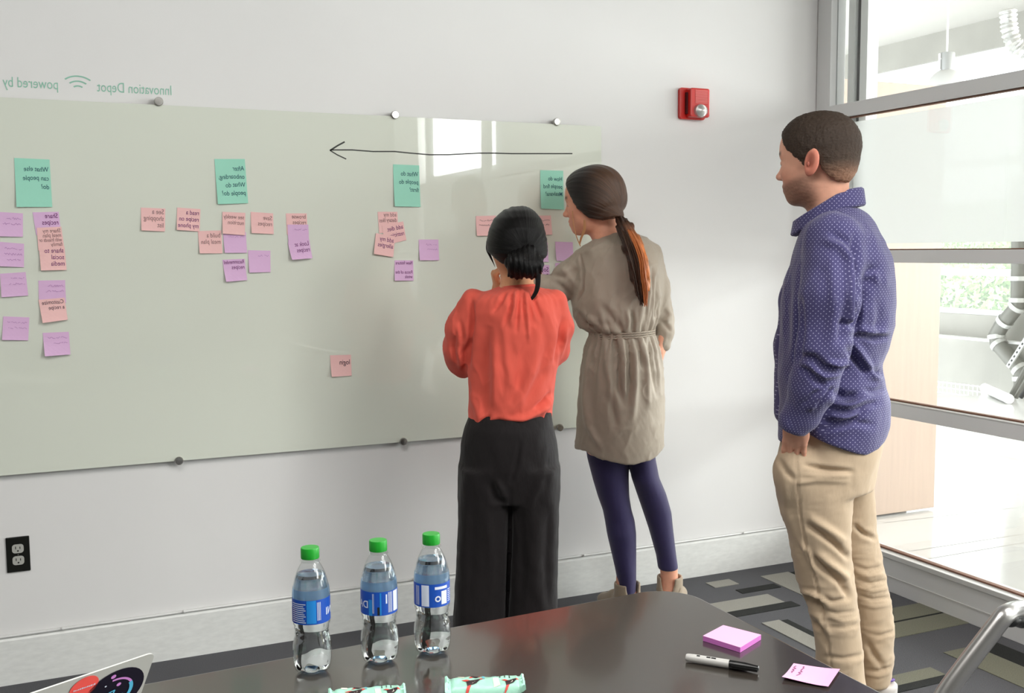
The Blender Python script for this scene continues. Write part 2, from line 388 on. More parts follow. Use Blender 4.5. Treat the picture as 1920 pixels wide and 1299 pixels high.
def hand(S, w, d, n, k=1., curl=.5, thumb=1, tuck=1.):
    # wrist point, direction of the metacarpals, palm normal (the fingers curl towards it), thumb on +/- side
    w = np.array(w, float); d = _n(d); n = _n(np.array(n)-d*(np.array(n)@d)); t = np.cross(n, d)*thumb
    R = np.stack([d, t, n], 1); P = lambda a, b, c: w+(a*d+b*t+c*n)*k
    S.ell(P(.045, 0, 0), np.array([.05, .04, .015])*k, R, .01); S.cone(P(-.02, 0, 0), P(.02, 0, 0), .023*k, .022*k, .02)
    for i, (b, l, r) in enumerate(((.028, .072, .0088), (.010, .08, .009), (-.009, .074, .0086), (-.027, .058, .0078))):
        a0 = P(.082-.004*abs(i-1), b, 0); seg = [l*.45, l*.32, l*.26]; ang = 0; p = a0; pts = [a0]; rs = [r*1.08*k]
        for j, sg in enumerate(seg):
            ang += curl*(1.0 if j == 0 else 1.1); p = p+(math.cos(ang)*d+math.sin(ang)*n+.06*(b/.03)*t)*sg*k; pts.append(p); rs.append(r*(1-.08*(j+1))*k)
        S.chain([P(.045, b*.8, 0)]+pts, [.012*k]+rs, .005)
    pts = [P(.012, .022*tuck, .004), P(.035, .046*tuck, .016), P(.058, .056*tuck, .026), P(.076, .054*tuck, .036)]; S.chain(pts, [.014*k, .0115*k, .010*k, .0085*k], .006)
    return w
# ================================================================== SETTING
WY = 3.702; GX = 3.154; BASEH = .15; CEIL = 3.0; LC = 3.75
m_wall = mat('wall_paint', (230, 229, 228), .55, noise=(1.5, .02, (1, 1, 1)), bump=(180, .08, .001, (1, 1, 1)))
m_white = mat('white_paint', (236, 236, 234), .4); m_gwall = mat('grey_wall_paint', (128, 128, 126), .6); m_gceil = mat('raw_concrete_ceiling', (150, 148, 142), .85, bump=(9, .35, .008, (1, .25, 1)))
m_alu = mat('satin_aluminium', (230, 231, 231), .4, metal=.12)
m_alu_light = mat('pale_aluminium', (216, 216, 214), .45, metal=.2)
m_base = mat('grey_baseboard', (230, 231, 228), .3, metal=.0, spec=.6, noise=(30, .06, (1, 1, 3)))
m_gasket = mat('brown_gasket', (120, 84, 66), .6)
m_dark = mat('black_rubber', (26, 26, 26), .5)
m_conc = mat('concrete', (140, 138, 131), .8, noise=(2.2, .12, (1, 1, 1)), bump=(14, .25, .006, (1, 1, 1)))
m_concc = mat('ceiling_concrete', (168, 165, 159), .85, noise=(3., .05, (1, .3, 1)), bump=(9, .35, .008, (1, .25, 1)))
m_pol = mat('polished_concrete', (190, 189, 186), .12, spec=.6, noise=(1.1, .04, (1, 1, 1)))
m_oak = mat('pale_oak_veneer', (186, 164, 148), .45, noise=(7, .06, (6, 6, .35)), bump=(60, .12, .001, (6, 6, .3)))
m_glass = glass_mat('clear_pane', (.98, .995, .99), 1.45)
m_film = glass_mat('frosted_film', (.9, .9, .9), 1.2, .4, veil=.86, veil_col=(.72, .73, .72))

# carpet: base sheet plus the loom-patterned strips laid into it
def carpet(name, rgb): return mat(name, rgb, .95, spec=.15, noise=(420, .42, (1, 1, 1)), bump=(600, .9, .004, (1, 1, 1)))
m_c0 = carpet('carpet_charcoal', (98, 98, 101)); m_c1 = carpet('carpet_light_grey', (158, 156, 148)); m_c2 = carpet('carpet_black', (52, 53, 52)); m_c3 = carpet('carpet_olive_grey', (128, 127, 112))
fl = struct(MB().box((-2.6, -2.45, -.02), (GX, WY, 0)).build('floor', m_c0))
def strip(x0, y0, x1, y1, m): MB().box((x0, y0, -.001), (x1, y1, .0025)).build('carpet_strip', m, fl)
def fpx(px, py): p = onz(px, py, 0); return p[0], p[1]
cs = [((1426, 1081), (1476, 1072), 2.95, m_c1), ]
x0, y0 = fpx(1426, 1081); x1, _ = fpx(1476, 1072)
strip(x0, 2.98, x1, y0, m_c1); strip(x1, 2.98, x1+.03, y0-.01, m_c2)
xb, yb = 2.642, 3.372
strip(1.95, 3.262, xb, yb, m_c1); strip(2.0, 3.205, xb+.03, 3.262, m_c2)
strip(2.412, 2.72, 2.492, 3.11, m_c1); strip(2.492, 2.72, 2.525, 3.10, m_c2)
for (a, b, m) in [((1677, 1167), (1778, 1132), m_c3), ((1677, 1197), (1831, 1169), m_c3), ((1684, 1287), (1779, 1267), m_c3), ((1684, 1299), (1779, 1268), m_c2)]:
    pass
Y = lambda px, py: fpx(px, py)[1]; X_ = lambda px, py: fpx(px, py)[0]
strip(2.60, Y(1680, 1165), X_(1777, 1149), Y(1677, 1140), m_c3)
strip(2.60, Y(1680, 1168), X_(1785, 1149), Y(1680, 1165), m_c2)
strip(2.60, Y(1677, 1197), X_(1831, 1170), Y(1680, 1168), m_c3)
strip(2.2, Y(1684, 1286), X_(1779, 1268), Y(1680, 1266), m_c3)
strip(2.2, Y(1684, 1299), X_(1779, 1268), Y(1684, 1286), m_c2)
strip(X_(1767, 1223), 1.2, X_(1826, 1212), Y(1800, 1217), m_c3)
strip(X_(1826, 1212)+.001, 1.2, X_(1826, 1212)+.10, Y(1800, 1217)+.0, m_c2)
strip(1.9, 2.05, 2.34, 2.16, m_c3)
strip(X_(1300, 1082), 3.53, X_(1345, 1076), 3.60, m_c1); strip(X_(1345, 1090), 3.42, X_(1420, 1081), 3.47, m_c2)
rr = random.Random(3)
for k in range(24):                       # rest of the laid pattern, seen in slivers and reflections
    ln = rr.uniform(.35, .9); w = rr.choice((.055, .11, .11)); x = rr.uniform(-.6, 1.0); y = round(rr.uniform(.3, 2.9)/.12)*.12
    if rr.random() < .5: strip(x, y, min(x+ln, 1.5), y+w-.004, rr.choice((m_c3, m_c2, m_c1)))
    elif y+ln < 3.6: strip(x, y, x+w, min(y+ln, 3.6), rr.choice((m_c3, m_c2)))
# board wall
struct(MB().box((-2.6, WY, 0), (GX+.03, WY+.16, CEIL)).build('wall_back', m_wall))
bb = struct(MB().prism([(WY-.014, 0), (WY, 0), (WY, .158), (WY-.006, .158), (WY-.014, .148)], -2.6, GX-.005, 0).build('baseboard_back', m_base))
bead = MB(); bead.tube([(-2.6, WY-.009, .163), (GX-.01, WY-.009, .163)], .006, 8).build('bead', m_alu_light, bb, True)
for px_, py_ in ((117, 1183), (345, 1147), (775, 1086), (1095, 1042), (1394, 999)):
    p = ony(px_, py_, WY-.015); MB().lathe([(.001, 0), (.005, .002), (.005, .006)], (p[0], WY-.022, .166), 8, 1).build('clip', m_alu_light, bb, True)
# left wall, rear wall with a window, ceiling
struct(box('wall_left', (-2.76, -2.45, 0), (-2.6, WY+.16, CEIL), m_gwall))
struct(box('wall_rear', (-2.6, -2.6, 0), (GX, -2.45, CEIL), m_gwall))
def child(o, parent):                      # keep world placement of geometry authored in world coordinates
    o.parent = parent; o.matrix_parent_inverse = Matrix.Translation(-Vector(parent.location)); return o
struct(box('ceiling', (-2.76, -2.6, CEIL), (GX+.05, WY+.16, CEIL+.1), m_gceil))
# ---- glazed wall to the lobby
g = tag(empty('window_1', (GX, .6, 0)), kind='structure')
y0g, y1g = -2.45, WY
def rail(name, z0, z1, x0=-.035, x1=.045, m=m_alu, ya=y0g, yb=y1g-.09): return child(MB().box((GX+x0, ya, z0), (GX+x1, yb, z1)).build(name, m, bevel=.002), g)
rail('corner_post', 0, CEIL, ya=3.612, yb=WY-.004)
child(box('shadow_joint', (GX-.03, WY-.004, .16), (GX+.04, WY, CEIL), m_gasket), g)
rail('bottom_rail', 0.0, .140, x0=-.040); rail('bottom_trim', .140, .160, x0=-.048, m=m_alu_light)
rail('middle_rail', .724, .778); rail('middle_rail', 1.346, 1.396); rail('transom', 1.960, 2.015); rail('top_rail', 2.92, CEIL)
child(MB().box((GX-.042, y0g, 0.06), (GX-.039, 3.61, .066)).build('groove', m_alu_light), g)
rail('rail_trim', .778, .784, x0=-.036, m=m_alu_light)
for z0, z1 in ((.160, .167), (.784, .790), (1.396, 1.401), (1.954, 1.960)): rail('gasket', z0, z1, x0=-.012, x1=.012, m=m_gasket)
for yp in (1.87, -.17, -1.71): rail('mullion', .16, CEIL, x0=-.03, x1=.04, ya=yp-.03, yb=yp+.03)
for z0, z1 in ((.165, .724), (.788, 1.346), (1.400, 1.955), (2.015, 2.92)):
    for ya, yb in ((-2.42, -1.74), (-1.68, -.20), (-.14, 1.84), (1.90, 3.612)):
        child(box('glass_pane', (GX-.003, ya, z0), (GX+.003, yb, z1), m_glass), g)
for ya, yb in ((-2.38, -1.78), (-1.64, -.24), (-.10, 1.80), (1.94, 3.50)): child(box('frosted_film', (GX+.0035, ya, 1.424), (GX+.0042, yb, 1.937), m_film), g)
# white jambs just beyond the corner post
t1 = struct(MB().box((GX+.05, 3.565, 0), (GX+.11, 3.60, LC)).build('trim_1', m_white)); t2 = struct(MB().box((GX+.05, 3.485, 0), (GX+.11, 3.527, LC)).build('trim_2', m_white))
struct(MB().box((GX+.07, 3.527, 0), (GX+.09, 3.565, LC)).build('trim_3', m_dark))
# ---- lobby
struct(MB().prism([(GX, -3.6), (8.98, -3.6), (8.98, 6.72), (8.479, 7.022), (7.813, 7.427), (6.55, 8.19), (GX, 8.19)], -.25, 0).build('floor_lobby', m_pol))
m_joint = mat('floor_joint', (150, 148, 143), .7)
for a, b in (((1741, 1028), (1920, 1001)), ((1750, 1046), (1920, 1017)), ((1745, 970), (1920, 950)), ((1760, 832), (1900, 860))):
    p, q = onz(*a, 0), onz(*b, 0); d = _n(q-p); nn = np.array([-d[1], d[0], 0])*.003; p = p-d*.3; q = q+d*1.5
    struct(MB().add([p-nn+[0, 0, .0006], q-nn+[0, 0, .0006], q+nn+[0, 0, .0006], p+nn+[0, 0, .0006]], [(0, 1, 2, 3)]).build('trim_4', m_joint))
struct(MB().box((3.27, 4.125, .012), (4.33, 4.17, 2.24)).build('door_1', m_oak, bevel=.002))
struct(MB().box((GX-.2, 4.19, 0), (4.2, 4.3, 2.2)).build('wall_lobby_back', m_white))
struct(MB().box((GX-.2, -2.45, CEIL+.1), (GX+.05, 4.2, LC)).build('trim_5', m_white))
struct(MB().box((GX-.2, -3.8, LC), (9.3, 14, LC+.2)).build('ceiling_lobby', m_concc))
XW = 9.0
ew = MB(); ew.box((XW, -3.6, -3), (XW+.25, 7.6, .9)).box((XW, -3.6, 3.3), (XW+.25, 7.6, LC)).box((XW, 6.3, .9), (XW+.25, 7.6, 2.9)).box((XW, -3.6, .9), (XW+.25, -5.6+2.4, 3.3))
ew.box((XW, 7.6, -3), (XW+.25, 14, .70)).box((XW, 7.6, 3.45), (XW+.25, 14, LC)).box((XW-.10, 6.0, -3), (XW, 14, .44)).box((XW, 13.4, .7), (XW+.25, 14, 3.45))
struct(ew.build('wall_exterior', m_conc)); struct(box('trim_6', (XW-.12, 5.8, .44), (XW, 14, .465), m_white))
struct(MB().box((6.2, 14, -3), (9.3, 14.2, LC)).build('wall_lobby_far', m_conc)); struct(MB().box((GX, 8.3, 0), (6.2, 8.45, LC)).build('wall_lobby_inner', m_white))
lr = MB(); lr.box((GX, -3.75, 0), (3.93, -3.6, LC)).box((4.78, -3.75, 0), (9.2, -3.6, LC)).box((3.93, -3.75, 0), (4.78, -3.6, 2.25)).box((3.93, -3.75, 3.3), (4.78, -3.6, LC)); struct(lr.build('wall_lobby_rear', m_white))
def window(name, x, ya, yb, za, zb, ys, zs, w=.05):
    e = tag(empty(name, (x, (ya+yb)/2, za)), kind='structure'); f = MB()
    f.box((x, ya, za), (x+.1, yb, za+w)).box((x, ya, zb-w), (x+.1, yb, zb)).box((x, ya, za+w), (x+.1, ya+w, zb-w)).box((x, yb-w, za+w), (x+.1, yb, zb-w)); child(f.build('window_frame', m_alu_light), e)
    for y in ys: child(box('mullion', (x+.01, y-w/2, za+w), (x+.09, y+w/2, zb-w), m_alu_light), e)
    for z in zs: child(box('transom', (x, ya+w, z-.035), (x+.08, yb-w, z+.035), m_alu_light), e)
    child(box('glass_pane', (x+.045, ya+w, za+w), (x+.05, yb-w, zb-w), m_glass), e)
window('window_2', XW+.05, 7.6, 13.4, .70, 3.45, (10.5,), (1.15, 2.3))
window('window_3', XW+.10, -3.2, 6.3, .90, 3.3, (-.9, 1.5, 3.9), (1.6,))
# concrete beam below the lobby ceiling
struct(MB().box((5.5, -3.6, 3.30), (5.75, 6.05, 3.60)).build('trim_7', m_conc))
# ---- outdoors beyond the exterior windows
m_ground = mat('pale_paving', (205, 204, 200), .9); m_leaf = mat('green_leaf', (158, 186, 120), .6, noise=(3, .3, (1, 1, 1)))
struct(MB().box((9.3, -20, -3.2), (60, 60, -3.0)).build('ground', m_ground))
def shrub(x, y, z, rx, ry, rz, n, label):
    r = np.random.RandomState(int(x*7+y)); mb = MB()
    for _ in range(n):
        d = _n(r.normal(size=3)); p = np.array([x, y, z])+d*np.array([rx, ry, rz])*r.uniform(.75, 1.); a = _n(r.normal(size=3)); b = _n(np.cross(a, r.normal(size=3))); s = r.uniform(.07, .13)
        mb.add([p-a*s, p-b*s*.45, p+a*s, p+b*s*.45], [(0, 1, 2, 3)])
    e = empty('shrub', (x, y, -3.0), 0, label, 'shrub', 'shrubs outside the lobby window')
    fo = mb.build('foliage', m_leaf); fo['kind'] = 'stuff'; child(fo, e)
    tr = MB().tube([(x, y, -3.0), (x, y, z)], [.12, .05], 8).build('trunk', mat('bark', (110, 92, 74), .9), None, True); child(tr, e)
shrub(17.5, 15.6, .2, 1.6, 1.7, .85, 6500, 'low pale green bush outside under the lobby window bar')
shrub(27, 24, 1.8, 3, 2.6, 1.1, 9000, 'green tree crown outside right behind the window bar')
shrub(27, 29.5, 1.6, 3, 2.4, 1.0, 8000, 'green tree crown outside beside the wooden panel edge')
# ---- lobby fittings
m_pipe = mat('grey_drain_pipe', (104, 103, 97), .45, metal=.3); m_coup = mat('white_coupling', (176, 176, 172), .35, metal=.3)
dp = empty('drain_pipe', tuple(onx(1912, 480, 8.8)), 0, 'grey drain pipe with white couplings kinking down the concrete wall', 'pipe')
pth = [onx(*p, 8.80) for p in ((1911, 330), (1911, 500), (1910, 540), (1909, 572), (1893, 592), (1878, 610), (1868, 628), (1870, 642), (1880, 655), (1902, 680), (1914, 694), (1916, 720), (1917, 790))]
child(MB().tube(pth, .075, 18).build('pipe', m_pipe, None, True), dp)
for i, t in ((1, .55), (2, .7), (3, .1), (4, .6), (6, .2), (7, .3), (9, .9), (10, .6)):
    a, b = pth[i], pth[i+1]; p = a+(b-a)*t; d = _n(b-a)*.022; child(MB().tube([p-d, p+d], .086, 18).build('coupling', m_coup, None, True), dp)
def steel(name, label, cat, a, b, x, r, m): 
    p, q = onx(*a, x), onx(*b, x); return tag(MB().tube([p, q], r, 8).build(name, m, None, True), label, cat)
pa, pb = onx(1889, 688, 8.6), onx(1925, 632, 8.6); dd = _n(pb-pa); sd = _n(np.cross(dd, [1, 0, 0]))*.022
ps = MB().add([pa-sd, pb-sd, pb+sd, pa+sd, pa-sd+[.02, 0, 0], pb-sd+[.02, 0, 0], pb+sd+[.02, 0, 0], pa+sd+[.02, 0, 0]], [(0, 1, 2, 3), (4, 7, 6, 5), (0, 4, 5, 1), (2, 6, 7, 3), (1, 5, 6, 2), (0, 3, 7, 4)]).build('slotted_strut', m_coup)
tag(ps, 'white slotted steel strut slanting up beside the drain pipe', 'strut')
for k in range(7):
    c = pa+(pb-pa)*((k+.6)/7.2)+[-.001, 0, 0]; MB().add([c-dd*.012-sd*.4, c+dd*.012-sd*.4, c+dd*.012+sd*.4, c-dd*.012+sd*.4], [(0, 1, 2, 3)]).build('slot', m_dark, ps)
steel('steel_brace', 'dark steel brace leaning below the drain pipe, leftmost of three', 'brace', (1896, 745), (1925, 690), 8.3, .03, m_pipe)
steel('steel_brace', 'dark steel brace leaning below the drain pipe, middle of three', 'brace', (1905, 745), (1932, 700), 8.15, .022, m_pipe)
steel('steel_brace', 'dark steel brace leaning below the drain pipe, rightmost of three', 'brace', (1914, 745), (1940, 706), 8.0, .02, m_dark)
hr = empty('stair_handrail', tuple(onx(1846, 727, 8.3)), 0, 'white metal handrail descending past the lobby floor edge', 'handrail')
a, b = onx(1846, 727, 8.3), onx(1892, 748, 7.9); child(MB().tube([a, b], .045, 12).build('rail_tube', m_white, None, True), hr)
child(MB().tube([a+[0, 0, -.02], a+[.05, 0, -.9]], .03, 8).build('rail_post', m_alu, None, True), hr)
ct = empty('cable_tray', tuple(onx(1765, 725, 8.7)), 0, 'grey wire cable tray running low along the concrete wall', 'cable tray')
ca, cb = onx(1745, 714, 8.7), onx(1850, 726, 8.7)
for dz in (0, -.055, -.11): child(MB().tube([ca+[0, 0, dz], cb+[0, 0, dz]], .007, 6).build('tray_wire', m_alu, None, True), ct)
for k in range(14): p = ca+(cb-ca)*k/13; child(MB().tube([p+[0, 0, .01], p+[0, 0, -.12]], .004, 5).build('tray_rib', m_alu, None, True), ct)
# pendant lamp
P0 = atd(1774, 150, 8.6); pl = empty('pendant_lamp', (P0[0], P0[1], P0[2]), 0, 'white dome pendant lamp hanging from the concrete lobby ceiling', 'pendant lamp'); sc_ = 8.6/FPX
m_lampw = mat('lamp_enamel', (180, 180, 178), .35)
def sub(o): return child(o, pl)
zc = P0[2]+52*sc_
sub(MB().tube([(P0[0], P0[1], zc), (P0[0], P0[1], LC)], .008, 8).build('cord', m_alu_light, None, True))
sub(MB().lathe([(.01, zc), (14*sc_, zc-.01), (14.5*sc_, zc-.02), (14*sc_, zc-36*sc_)], (P0[0], P0[1], 0), 28).build('lamp_housing', mat('lamp_grey', (150, 151, 150), .35, metal=.3), None, True))
zz0 = zc-36*sc_; sub(MB().lathe([(14*sc_, zz0)]+[(33*sc_*math.sin(a), zz0+.0-33*sc_*(1-math.cos(a))+.02) for a in np.linspace(.45, 1.5, 9)]+[(32*sc_*math.sin(a), zz0-33*sc_*(1-math.cos(a))+.015) for a in np.linspace(1.5, .3, 8)], (P0[0], P0[1], 0), 32).build('lamp_shade', m_lampw, None, True))
for q in (-1, 1):
    x = P0[0]+q*19*sc_*AX[0]; y = P0[1]+q*19*sc_*AX[1]; sub(MB().tube([(x, y, zc-.02), (x, y, zz0)], .009, 6).build('lamp_bracket', m_alu, None, True))
    for dz in (.06, .15): sub(MB().tube([(P0[0], P0[1], zc-dz), (x, y, zc-dz)], .007, 6).build('lamp_bolt', m_alu, None, True))
# flexible duct
fd = []; 
for px_, py_ in ((1890, 20), (1891, 40), (1893, 60), (1900, 80), (1912, 93), (1930, 100), (1960, 106)): fd.append(atd(px_, py_, 7.4))
dn = []; rs = []
for i in range(len(fd)-1):
    for t in np.linspace(0, 1, 9)[:-1]: dn.append(fd[i]+(fd[i+1]-fd[i])*t); rs.append(.054+.007*math.sin(len(rs)*1.9))
tag(MB().tube(dn, rs, 20).build('flexible_duct', mat('crinkled_foil', (196, 196, 194), .3, metal=.8, bump=(40, .8, .01, (1, 1, 1))), None, True), 'silver crinkled flexible duct curving under the lobby ceiling', 'duct')
# cord loop hanging off the wall edge near the ceiling
# ================================================================== BOARD WALL
m_board = mat('back_painted_glass', (221, 225, 213), .02, spec=.5, ior=1.5, coat=0)
m_edge = mat('glass_edge', (176, 190, 176), .2); m_steel = mat('turned_steel', (190, 188, 184), .24, metal=1.)
BZ0, BZ1, BX1, BXL, BF = .697, 1.891, 2.036, -1.20, WY-.026
bd = empty('glass_whiteboard', ((BX1+BXL)/2, BF, BZ0), 0, 'wide pale green glass writing board bolted along the white wall', 'whiteboard')
child(MB().box((BXL, BF, BZ0), (BX1, BF+.006, BZ1)).build('glass_panel', m_board, bevel=.0008), bd)
for px_, py_ in ((297, 191), (739, 216), (1042, 229), (335, 863), (755, 827), (1048, 801)):
    p = ony(px_, py_, WY-.02); c = (p[0], 0, p[2])
    so = MB().lathe([(.0085, WY-.0005), (.0085, WY-.017), (.0135, WY-.0175), (.0145, WY-.019), (.0145, WY-.033), (.0125, WY-.0355), (.004, WY-.0358)], c, 24, 1).build('standoff', m_steel, None, True); child(so, bd)
for x in (-.62, -.62): pass
for z in (BZ0-.006, BZ1+.006): child(MB().lathe([(.0085, WY-.0005), (.0085, WY-.017), (.0145, WY-.019), (.0145, WY-.033), (.004, WY-.0358)], (-.62, 0, z), 24, 1).build('standoff', m_steel, None, True), bd)
m_ink = mat('black_marker_ink', (62, 64, 60), .6)
def ink(pts, r, name='marker_line', m=m_ink, y=BF-.0006, parent=bd):
    q = [ony(*p, y) for p in pts]; mb = MB()
    for a, b in zip(q[:-1], q[1:]):
        d = _n(b-a); n_ = np.cross(d, [0, 1, 0])*r; mb.add([a-n_-d*r*.3, b-n_+d*r*.3, b+n_+d*r*.3, a+n_-d*r*.3], [(0, 1, 2, 3)])
    return child(mb.build(name, m), parent) if parent else mb.build(name, m)
ink([(620, 281), (660, 281), (700, 284), (740, 284), (770, 287), (805, 290), (840, 290), (900, 287), (925, 287), (960, 288), (1010, 288), (1073, 288)], .0022)
ink([(619, 282), (633, 273), (646, 266)], .0028); ink([(619, 282), (632, 290), (649, 298)], .0020)
# lettering printed on the wall above the board, reversed as in the photograph
m_teal = mat('teal_lettering', (146, 196, 176), .6)
def flat_text(body, TRp, R, D, size, m, name, parent=None, off=(0, 0, 0), xs=1., fit=None, offs=0.):
    v, f = text_geo(body, offs)
    if not len(v): return None
    R = np.array(R, float); D = np.array(D, float); s = size
    if fit: xs = fit/(v[:, 0].max()*s)
    P = np.array(TRp)+np.outer(v[:, 0]*s*xs, -R)+np.outer(-v[:, 1]*s, D)+np.array(off)
    return MB().add(P, f).build(name, m, parent)
ls = empty('wall_lettering', tuple(ony(160, 165, WY)), 0, 'reversed teal words and signal arcs printed above the glass board', 'lettering')
for body, (xr, yr), (xl, yl) in (('Innovation Depot', (323, 175), (182, 167)), ('powered by', (110, 164), (5, 156))):
    a, b = ony(xr, yr, WY-.0008), ony(xl, yl, WY-.0008); L_ = np.linalg.norm(b-a); R_ = np.array([1., 0, 0]); z = (a[2]+b[2])/2
    o = flat_text(body, (a[0], WY-.0008, 1.928), R_, (0, 0, -1), .046, m_teal, 'word', None, fit=a[0]-b[0]); child(o, ls)
c0 = ony(147, 178, WY-.0008)
for r in (.012, .027, .043):
    mb = MB(); th = np.linspace(math.radians(48), math.radians(132), 14); cz = 1.926
    ri, ro = r*1.0-.0022+.004, r+.0022+.004; vs = [(c0[0]+ri*math.cos(t)*1.2, WY-.0008, cz+ri*math.sin(t)) for t in th]+[(c0[0]+ro*math.cos(t)*1.2, WY-.0008, cz+ro*math.sin(t)) for t in th]
    child(mb.add(vs, [(i, i+1, 14+i+1, 14+i) for i in range(13)]).build('arc', m_teal), ls)
# ------------------------------------------------------------------ sticky notes
PINK, LAV, GRN = (243, 196, 194), (224, 184, 222), (160, 222, 200)
m_note = {'pink': mat('pink_paper', PINK, .75), 'lavender': mat('lavender_paper', LAV, .75), 'green': mat('green_paper', GRN, .75)}
m_inks = {'purple': mat('purple_ink', (112, 28, 108), .6), 'grey': mat('grey_brown_ink', (140, 108, 108), .6), 'blue': mat('dark_teal_ink', (22, 82, 96), .6), 'faint': mat('faint_ink', (186, 138, 190), .6), 'black': mat('dark_ink', (72, 48, 66), .6)}
def sticky(q, col, lines, inkc, label, layer=0, size=None, top=.14, curl=.006, lead=1.0, scribble=None):
    yb = BF-.0012-.0016*layer
    TL, TR, BR, BL = [ony(*p, yb) for p in q]
    mb = MB(); n = 5; vs = []
    def S(u, v, lift=0.):
        p = TL*(1-u)*(1-v)+TR*u*(1-v)+BR*u*v+BL*(1-u)*v; p = p.copy(); p[1] -= curl*(v**2.2)*(.6+.8*(1-u))+lift; return p
    for j in range(n+1):
        for i in range(n+1): vs.append(S(i/n, j/n))
    for j in range(n+1):
        for i in range(n+1): vs.append(S(i/n, j/n)+np.array([0, .0005, 0]))
    K = (n+1)**2; fs = []
    for j in range(n):
        for i in range(n):
            a = j*(n+1)+i; fs += [(a, a+1, a+n+2, a+n+1), (K+a, K+a+n+1, K+a+n+2, K+a+1)]
    for i in range(n): fs += [(i, K+i, K+i+1, i+1), (n*(n+1)+i, n*(n+1)+i+1, K+n*(n+1)+i+1, K+n*(n+1)+i), (i*(n+1), (i+1)*(n+1), K+(i+1)*(n+1), K+i*(n+1)), (i*(n+1)+n, K+i*(n+1)+n, K+(i+1)*(n+1)+n, (i+1)*(n+1)+n)]
    o = mb.add(vs, fs).build('sticky_note', m_note[col]); tag(o, label, 'sticky note', 'sticky notes on the glass board')
    W = np.linalg.norm(TR-TL); H = np.linalg.norm(BL-TL); mm = MB(); h = (size or .19)*1.28*W; lead *= .86
    for k, ln in enumerate(lines):
        v, f = text_geo(ln, .002)
        if not len(v): continue
        wd = v[:, 0].max()*h; xs = min(.80, .90*W/wd) if wd > 0 else 1
        pts = [S(1-.05-(x*h*xs)/W, top+h*1.12*lead*(k+.75)/H-y*h/H+.006*math.sin(x*1.7+k), .0007) for x, y, _ in v]; MB().add(pts, f).build('writing', m_inks[inkc], o)
    if scribble:
        r = random.Random(int(q[0][0]*13+q[0][1]))
        for k in range(scribble):
            v0 = top+.1+k*.23; t = .08; prev = None; end = r.uniform(.6, .9)
            while t < end:
                p = S(1-t, v0+r.uniform(-.045, .045), .0007)
                if prev is not None and r.random() > .12:
                    d = _n(p-prev+1e-9); nn = np.cross(d, [0, 1, 0])*.0007; mm.add([prev-nn, p-nn, p+nn, prev+nn], [(0, 1, 2, 3)])
                prev = p; t += r.uniform(.025, .05)
    if mm.v: mm.build('scribble', m_inks[inkc], o)
    return o
g_ = 'green note reversed reading '
sticky([(26.5, 296), (93, 299), (98, 388), (31, 388)], 'green', ['What else', 'can people', 'do?'], 'blue', 'large green note asking what else people can do', size=.165, top=.12, lead=1.35)
sticky([(402, 298), (459, 298), (465, 381), (408, 383)], 'green', ['After', 'onboarding,', 'What do', 'people do?'], 'blue', 'large green note beginning with the word After', size=.175, top=.12, lead=1.28)
sticky([(737, 308), (786, 310), (788, 388), (739, 387)], 'green', ['What do', 'people do', 'first?'], 'blue', 'large green note left of the bright window reflection, ending with first', size=.18, top=.12, lead=1.3)
sticky([(1013, 319), (1056, 320), (1057, 393), (1013, 391)], 'green', ['How do', 'people find', 'Mealvana?'], 'blue', "large green note in front of the taupe-dress woman's face", size=.18, top=.12, lead=1.3)
S4 = dict(size=.15, top=.08)
sticky([(-6, 397), (43, 400), (43, 444), (-4, 443)], 'lavender', [], 'faint', 'lavender note at the left photo edge, highest of four', scribble=2)
sticky([(-4, 453), (45, 457), (45, 501), (-3, 499)], 'lavender', [], 'faint', 'lavender note at the left photo edge, second from top', scribble=3)
sticky([(0, 513), (48, 510), (53, 554), (3, 557)], 'lavender', [], 'faint', 'lavender note at the left photo edge, third from top', scribble=2)
sticky([(6, 593), (55, 595), (53, 638), (4, 637)], 'lavender', [], 'faint', 'lavender note at the left photo edge, lowest of four', scribble=2)
sticky([(61, 398), (110, 397), (115, 440), (68, 441)], 'lavender', ['Share', 'recipes'], 'purple', 'lavender note reading Share recipes under the leftmost green note', size=.22, top=.05, curl=.0006)
sticky([(69, 427), (115, 425), (121, 468), (72, 470)], 'pink', ['Share my', 'meal plan', 'with friends or', 'family'], 'grey', 'pink note about sharing my meal plan, middle of its overlapping stack', 1, size=.19, top=.08, lead=.86, curl=.0006)
sticky([(73, 464), (121, 462), (125, 506), (77, 507)], 'pink', ['share to', 'social', 'media'], 'purple', 'pink note reading share to social media', 2, size=.22, top=.04, lead=1.0)
sticky([(72, 526), (122, 525), (124, 568), (73, 569)], 'lavender', [], 'faint', 'lavender note partly covered by the customize note below it', scribble=2, curl=.0006)
sticky([(72, 562), (121, 558), (127, 599), (80, 605)], 'pink', ['Customize', 'a recipe'], 'black', 'pink note reading Customize a recipe', 1, size=.19, top=.05, curl=.012)
sticky([(80, 624), (129, 622), (132, 664), (84, 667)], 'lavender', [], 'faint', 'lavender note below the customize note, lowest of its column', scribble=2, curl=.014)
sticky([(264, 389), (310, 391), (309, 434), (265, 432)], 'pink', ['See a', 'shopping', 'list'], 'grey', 'pink note reading See a shopping list', size=.23, top=.03)
sticky([(332, 389), (376, 392), (374, 434), (331, 431)], 'pink', ['read a', 'recipe on', 'my phone'], 'purple', 'pink note reading read a recipe on my phone', size=.22, top=.06, lead=1.05)
sticky([(371, 433), (415, 432), (417, 475), (374, 475)], 'pink', ['build a', 'meal plan'], 'grey', 'pink note reading build a meal plan', size=.22, top=.09)
sticky([(418, 434), (461, 435), (463, 474), (421, 474)], 'lavender', [], 'faint', 'blank lavender note tucked under a pink note below the After note', 0, scribble=1)
